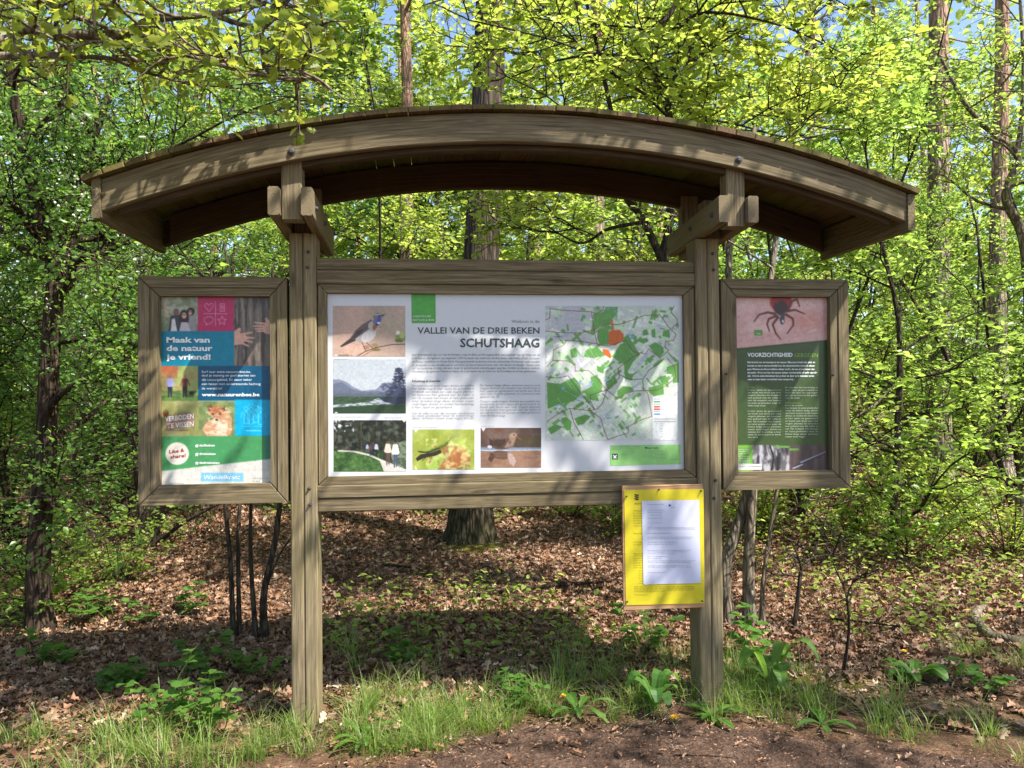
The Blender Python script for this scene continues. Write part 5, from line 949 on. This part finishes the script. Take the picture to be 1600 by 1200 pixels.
# ================================================================== grass
g = np.random.default_rng(57)
def blades(base, h, w, lean, ang, seg=4):
    n = len(base); t = np.linspace(0, 1, seg+1); d = np.stack([np.cos(ang), np.sin(ang), np.zeros(n)], 1); sd = np.stack([-np.sin(ang), np.cos(ang), np.zeros(n)], 1)
    c = base[:, None]+np.array([0, 0, 1.])*(h[:, None]*(t-.35*lean[:, None]*t**2.2))[..., None]+d[:, None]*(h[:, None]*lean[:, None]*t**2)[..., None]
    ww = (w[:, None]*(1-t**1.6)*.5+.0002)[..., None]*sd[:, None]; V = np.stack([c-ww, c+ww], 2).reshape(n, -1, 3); k = 2*(seg+1)
    f = np.array([[2*i, 2*i+1, 2*i+3, 2*i+2] for i in range(seg)]); F = (np.arange(n)*k)[:, None, None]+f[None]; return V.reshape(-1, 3), F.reshape(-1, 4)
def grassy(x, y):
    e = y-np.interp(x, EX, EY); m = np.clip(e/.08, 0, 1)*np.exp(-np.maximum(0, e-.35)/.33)
    m *= .25+.75*(np.sin(x*3.1+.6)*np.sin(y*4.3+x*1.2+1) > -.35)
    m *= np.where((x > 1.62)&(x<3), .35, 1.)*np.where((x > -.9) & (x < 1.3), 1.15, .8)
    m *= np.where((np.abs(x+.55) < .16) & (y < .02), .12, 1.)
    return m
tx = np.column_stack([g.uniform(-2.9, 4.4, 9000), g.uniform(-.75, 2.0, 9000)]); keep = g.random(9000) < grassy(tx[:, 0], tx[:, 1])*.24*np.where(tx[:, 0] < -.75, .9, 1.); tx = tx[keep]
extra = np.array([(.05, -.15), (.12, -.2), (-.1, -.28), (.3, -.08), (-.25, -.3), (.55, .05), (.98, .02), (1.02, .06), (1.55, .05), (1.6, .12), (1.68, .05), (1.5, -.05), (1.72, .2), (-.35, .15), (-.3, .2), (1.62, .3), (1.45, -.12), (1.8, -.15), (2.0, -.35), (3.1, .2), (3.3, .3), (3.0, .35), (-1.4, -.1), (-1.7, 0), (-1.1, -.2), (-.75, -.25), (-.9, -.3), (-.62, -.2), (-.4, -.1)])
extra = np.vstack([extra+g.normal(size=extra.shape)*.06 for _ in range(5)]); tx = np.vstack([tx, extra])
cnt = g.integers(5, 55, len(tx)); tid = np.repeat(np.arange(len(tx)), cnt); n = len(tid); hs = g.uniform(.3, 1.15, len(tx))[tid]
off = g.normal(size=(n, 2))*.026; q = tx[tid]+off; ang = np.arctan2(off[:, 1], off[:, 0])+g.normal(size=n)*.7
base = np.column_stack([q, gz(q[:, 0], q[:, 1])-.005])
V, F = blades(base, g.uniform(.06, .25, n)*hs, g.uniform(.002, .0046, n), np.clip(g.normal(.7, .38, n), .05, 1.6), ang, 5)
gm = fastmesh('grass', V, F); gm.materials.append(leafmat('grass_blades', [(.09, .16, .03), (.15, .24, .045), (.22, .30, .07), (.12, .21, .04), (.36, .33, .16)], [(.28, .46, .06), (.4, .58, .08), (.46, .6, .1), (.36, .5, .08), (.5, .48, .2)], .42))
o = bpy.data.objects.new('grass', gm); C.objects.link(o); tag(o, 'tufts of grass along the edge of the path under the shelter', 'grass', None, 'stuff')
# ================================================================== weeds and small things
M['lf_weed'] = leafmat('weed_leaves', [(.05, .12, .02), (.09, .18, .03), (.13, .22, .05)], [(.2, .42, .05), (.3, .5, .07)], .4)
def strap_leaf(P, w, fold=.25):
    """broad leaf along polyline P with half width profile w; returns verts, faces"""
    T_ = nrm(np.gradient(P, axis=0)); S_ = nrm(np.cross(T_, [0, 0, 1.])); U = np.cross(S_, T_); V = np.stack([P-S_*w[:, None]+U*w[:, None]*fold, P, P+S_*w[:, None]+U*w[:, None]*fold], 1).reshape(-1, 3)
    F = [[3*i+k, 3*i+k+1, 3*i+k+4, 3*i+k+3] for i in range(len(P)-1) for k in (0, 1)]; return V, F
def rosette(seed, n, L, W, rise, stem=None, flower=False, wavy=.12):
    g = np.random.default_rng(seed); V = []; F = []; k = 0
    for i in range(n):
        a = i*2.4+g.normal()*.3; t = np.linspace(0, 1, 9); l = L*g.uniform(.6, 1.15); r_ = rise*g.uniform(.5, 1.4)
        P = np.stack([np.cos(a)*t*l, np.sin(a)*t*l, l*(r_*t-.75*r_*t**2.3)+.01], 1)+g.normal(size=3)*.008
        w = W*l/L*np.sin(np.pi*np.clip(t*.92+.04, 0, 1))**.8*(.35+.65*t)*(1+wavy*np.sin(t*22+i)); v, f = strap_leaf(P, w); V.append(v); F += [[x+k for x in q] for q in f]; k += len(v)
    me = bpy.data.meshes.new('weed'); me.from_pydata(np.vstack(V).tolist(), [], F); return me
def trifoliate(seed, n, H, size):
    g = np.random.default_rng(seed); T = Tubes(); pos, dr, nm, sz = [], [], [], []
    for i in range(n):
        a = g.uniform(0, 6.3); P = grow(g, (g.normal()*.05, g.normal()*.05, 0), (math.cos(a)*.6, math.sin(a)*.6, 1), H*g.uniform(.5, 1.1), 6, .15, 0, .12); T.add(P, np.linspace(.0028, .0015, len(P)), 4)
        for j in (3, 5, 6):
            b = g.uniform(0, 6.3)
            for o_ in (-1.1, 0, 1.1): pos.append(P[j]); dr.append([math.cos(b+o_), math.sin(b+o_), g.uniform(-.1, .25)]); nm.append([g.normal()*.25, g.normal()*.25, 1]); sz.append(size*g.uniform(.75, 1.2)*(1.15 if o_ == 0 else 1))
    return T.mesh('weed_stem'), leafmesh('weed_leaf', np.array(pos), np.array(dr), np.array(nm), np.array(sz), 'leaf', wid=1.25)
def weed(name, label, X, Y, me, rz=0, s=1., stem=None, group=None, cat='plant', fl=None):
    o = empty(name, (X, Y, float(gz(X, Y))), rz); o.scale = (s, s, s); tag(o, label, cat, group)
    for nm, m_, mt in (('leaves', me, M['lf_weed']), ('stem', stem, M['lf_weed'])):
        if m_ is None: continue
        if not m_.materials: m_.materials.append(mt)
        c = bpy.data.objects.new(nm, m_); C.objects.link(c); c.parent = o
    return o
dock = rosette(1, 10, .135, .046, 2.6, wavy=.06); dock2 = rosette(2, 14, .20, .028, 1.0); dand = rosette(3, 12, .17, .020, .8, wavy=.35); big = rosette(4, 20, .15, .034, .9)
M['lf_dock'] = leafmat('dock_leaves', [(.16, .24, .07), (.21, .29, .10)], [(.4, .55, .12), (.45, .6, .15)], .35, .5)
weed('dock_plant', 'big pale-leaved dock plant at the foot of right post, under the yellow notice', 1.06, -.03, dock, .3)
weed('dock_plant', 'dock plant in the tall grass just right of the right post', 1.72, .12, rosette(5, 11, .20, .044, 2.6, wavy=.06), 1.)
weed('dandelion', 'sunlit jagged dandelion plant beside the bare path left of the dock', .69, -.05, dand, .5, 1.1, group=None)
weed('primrose', 'dark green broad-leaved plant on the mossy ground at right', 2.50, .16, big, 0, 1.15)
weed('plantain', 'flat rosette of leaves in grass right of left post foot', -.28, -.22, dock2, .8, .7)
weed('plantain', 'flat rosette of leaves at the path edge in front of right post', 1.30, -.16, rosette(6, 10, .16, .028, .5), 2.1, .9)
weed('plantain', 'flat rosette of leaves in shade right of the right post', 1.75, -.3, rosette(7, 9, .15, .024, .5), 1.1, .9)
TF = [(-1.18, .10, 10, .30, .055, 'sunlit bramble with pale green leaves left of the left post'), (-1.02, -.02, 8, .24, .05, 'bramble in the grass close left of the left post'), (-1.22, .72, 8, .26, .05, 'dark bramble below the bare stems left of left post'), (-.95, .62, 7, .28, .055, 'shaded bramble behind the sunlit one'), (-1.6, .55, 7, .16, .06, 'low bramble on the bare litter at left'),
      (-2.3, .0, 9, .28, .06, 'broad-leaved bramble at the bottom left corner'), (-2.15, .95, 6, .22, .06, 'yellowish bramble at the foot of the far left trunk'), (1.85, .45, 8, .30, .06, 'bright bramble rising behind the dock by the right post'), (.45, .1, 7, .16, .045, 'low leafy weed in the sunny grass at the middle'), (-.1, .75, 7, .2, .05, 'dark weed in the shaded litter behind the left post'), (2.75, .0, 6, .14, .05, 'low weed right of the dark green primrose'),
      (3.4, -.3, 7, .22, .05, 'weed in grass at the bottom right corner'), (1.25, .75, 8, .3, .055, 'leafy weed behind the yellow notice'), (-2.2, 1.9, 6, .3, .06, 'yellow-green seedling right of the far left trunk'), (-1.75, 1.9, 6, .25, .07, 'green seedling between the dark trunk and bare stems')]
for i, (X, Y, n, H, sz, lab) in enumerate(TF):
    s_, l_ = trifoliate(200+i, n, H, sz); weed('bramble', lab, X, Y, l_, 0, 1., s_)
# flowers
M['petal'] = plain('yellow_petals', (.85, .5, .01), .5)
def flower(label, X, Y, h, r=.016):
    o = empty('dandelion_flower', (X, Y, float(gz(X, Y)))); tag(o, label, 'flower'); V = []; F = []; g = np.random.default_rng(int(X*100)+500)
    for k in range(30):
        a = k*2.4; rr_ = r*(.5+.5*(k % 3)/2); b = len(V); z = h+.004+.006*(1-(k % 3)/2); c, s_ = math.cos(a), math.sin(a)
        V += [(0, 0, h), (rr_*c-.003*s_, rr_*s_+.003*c, z), (rr_*1.15*c, rr_*1.15*s_, z), (rr_*c+.003*s_, rr_*s_-.003*c, z)]; F.append([b, b+1, b+2, b+3])
    me = bpy.data.meshes.new('petals'); me.from_pydata(V, [], F); me.materials.append(M['petal']); c = bpy.data.objects.new('petals', me); C.objects.link(c); c.parent = o
    T = Tubes(); T.add(curve([(0, 0, -.01), (.004, 0, h*.5), (0, 0, h)], 5), [.002, .0018, .0018, .0018, .003], 5); m2 = T.mesh('flower_stem'); m2.materials.append(M['lf_weed']); c = bpy.data.objects.new('stem', m2); C.objects.link(c); c.parent = o
flower('yellow dandelion flower at the path edge in front of the dock plant', 1.10, -.2, .035, .019); flower('small yellow flower left of the jagged dandelion plant', .63, .02, .07, .012); flower('yellow flower on the dark green plant at right', 2.49, .22, .13, .014)
# crooked root, fallen sticks
def stick(name, label, pts, r0, r1, m, cat, k=8, wob=.0):
    P = curve(pts, 22); g = np.random.default_rng(len(label)); P[:, 2] += gz(P[:, 0], P[:, 1]); T = Tubes(); T.add(P+g.normal(size=P.shape)*wob, np.linspace(r0, r1, len(P))*(1+g.normal(size=len(P))*.08), k); me = T.mesh(name); me.materials.append(m)
    me.transform(Matrix.Translation(-Vector(P[0]))); o = bpy.data.objects.new(name, me); o.location = P[0]; C.objects.link(o); tag(o, label, cat)
stick('tree_root', 'crooked pale root lying in the litter at the right edge', [(3.72, 1.2, .0), (3.45, .95, .03), (3.30, .62, .03), (3.38, .50, .03), (3.62, .40, .03), (4.1, .42, .0)], .025, .035, M['bk_pale'], 'root', wob=.004)
SK_ = [([(2.0, -.28, .02), (2.25, -.42, .01), (2.4, -.5, .01)], .006, 'thin stick at the shadow edge in the right foreground'), ([(-1.5, .45, .01), (-1.0, .5, .03), (-.8, .52, .02)], .006, 'thin straight stick left of the left post'), ([(-2.2, .3, .02), (-1.8, .42, .01), (-1.5, .4, .02)], .008, 'stick across the bare litter at bottom left'),
       ([(-1.7, .75, .02), (-1.2, .8, .02), (-.7, .76, .02)], .007, 'long stick below the bare dark stems'), ([(.2, 1.9, .03), (.9, 2.1, .05), (1.5, 2.3, .03)], .018, 'thick branch lying in the litter before the big trunk'), ([(2.6, 1.2, .03), (2.9, .8, .05), (3.0, .7, .02)], .008, 'curved stick in the sunlit litter at right'), ([(3.0, -.2, .02), (3.25, -.3, .03), (3.5, -.25, .02)], .010, 'stick near the bottom right corner'),
       ([(-.4, 3.2, .03), (-.1, 2.9, .05), (.0, 2.6, .03)], .012, 'stick behind the panel left of the mossy trunk foot'), ([(1.0, -.5, .012), (1.12, -.52, .015), (1.25, -.56, .012)], .0035, 'tiny twig lying on the bare path')]
for pts, r, lab in SK_: stick('fallen_stick', lab, pts, r, r*.5, M['bk_haw'], 'stick', 6)
# moss
def mound(name, label, X, Y, rx, ry, h):
    g = np.random.default_rng(int(X*10)+99); n = 30; V = []; 
    for i in range(n):
        for j in range(n):
            u, v = i/(n-1)*2-1, j/(n-1)*2-1; d = u*u+v*v; x, y = X+u*rx, Y+v*ry; V.append((x, y, float(gz(x, y))+h*(1-d)-.004+.006*math.sin(u*14+1)*math.sin(v*17)-(.0 if d < 1 else .02)))
    F = [[i*n+j, (i+1)*n+j, (i+1)*n+j+1, i*n+j+1] for i in range(n-1) for j in range(n-1)]
    me = fastmesh(name, np.array(V), np.array(F), smooth=True); me.materials.append(M['moss']); o = bpy.data.objects.new(name, me); C.objects.link(o); tag(o, label, 'moss', None, 'stuff')
M['moss'] = soil('moss', [(.05, .05, .012), (.11, .10, .02), (.17, .15, .035)], 22, .8)
mound('moss_patch', 'olive moss cushion on the ground right of the right post', 1.98, .22, .34, .17, .035)
mound('moss_patch', 'bright moss round the foot of the big trunk', .45, 3.95, .5, .28, .05)
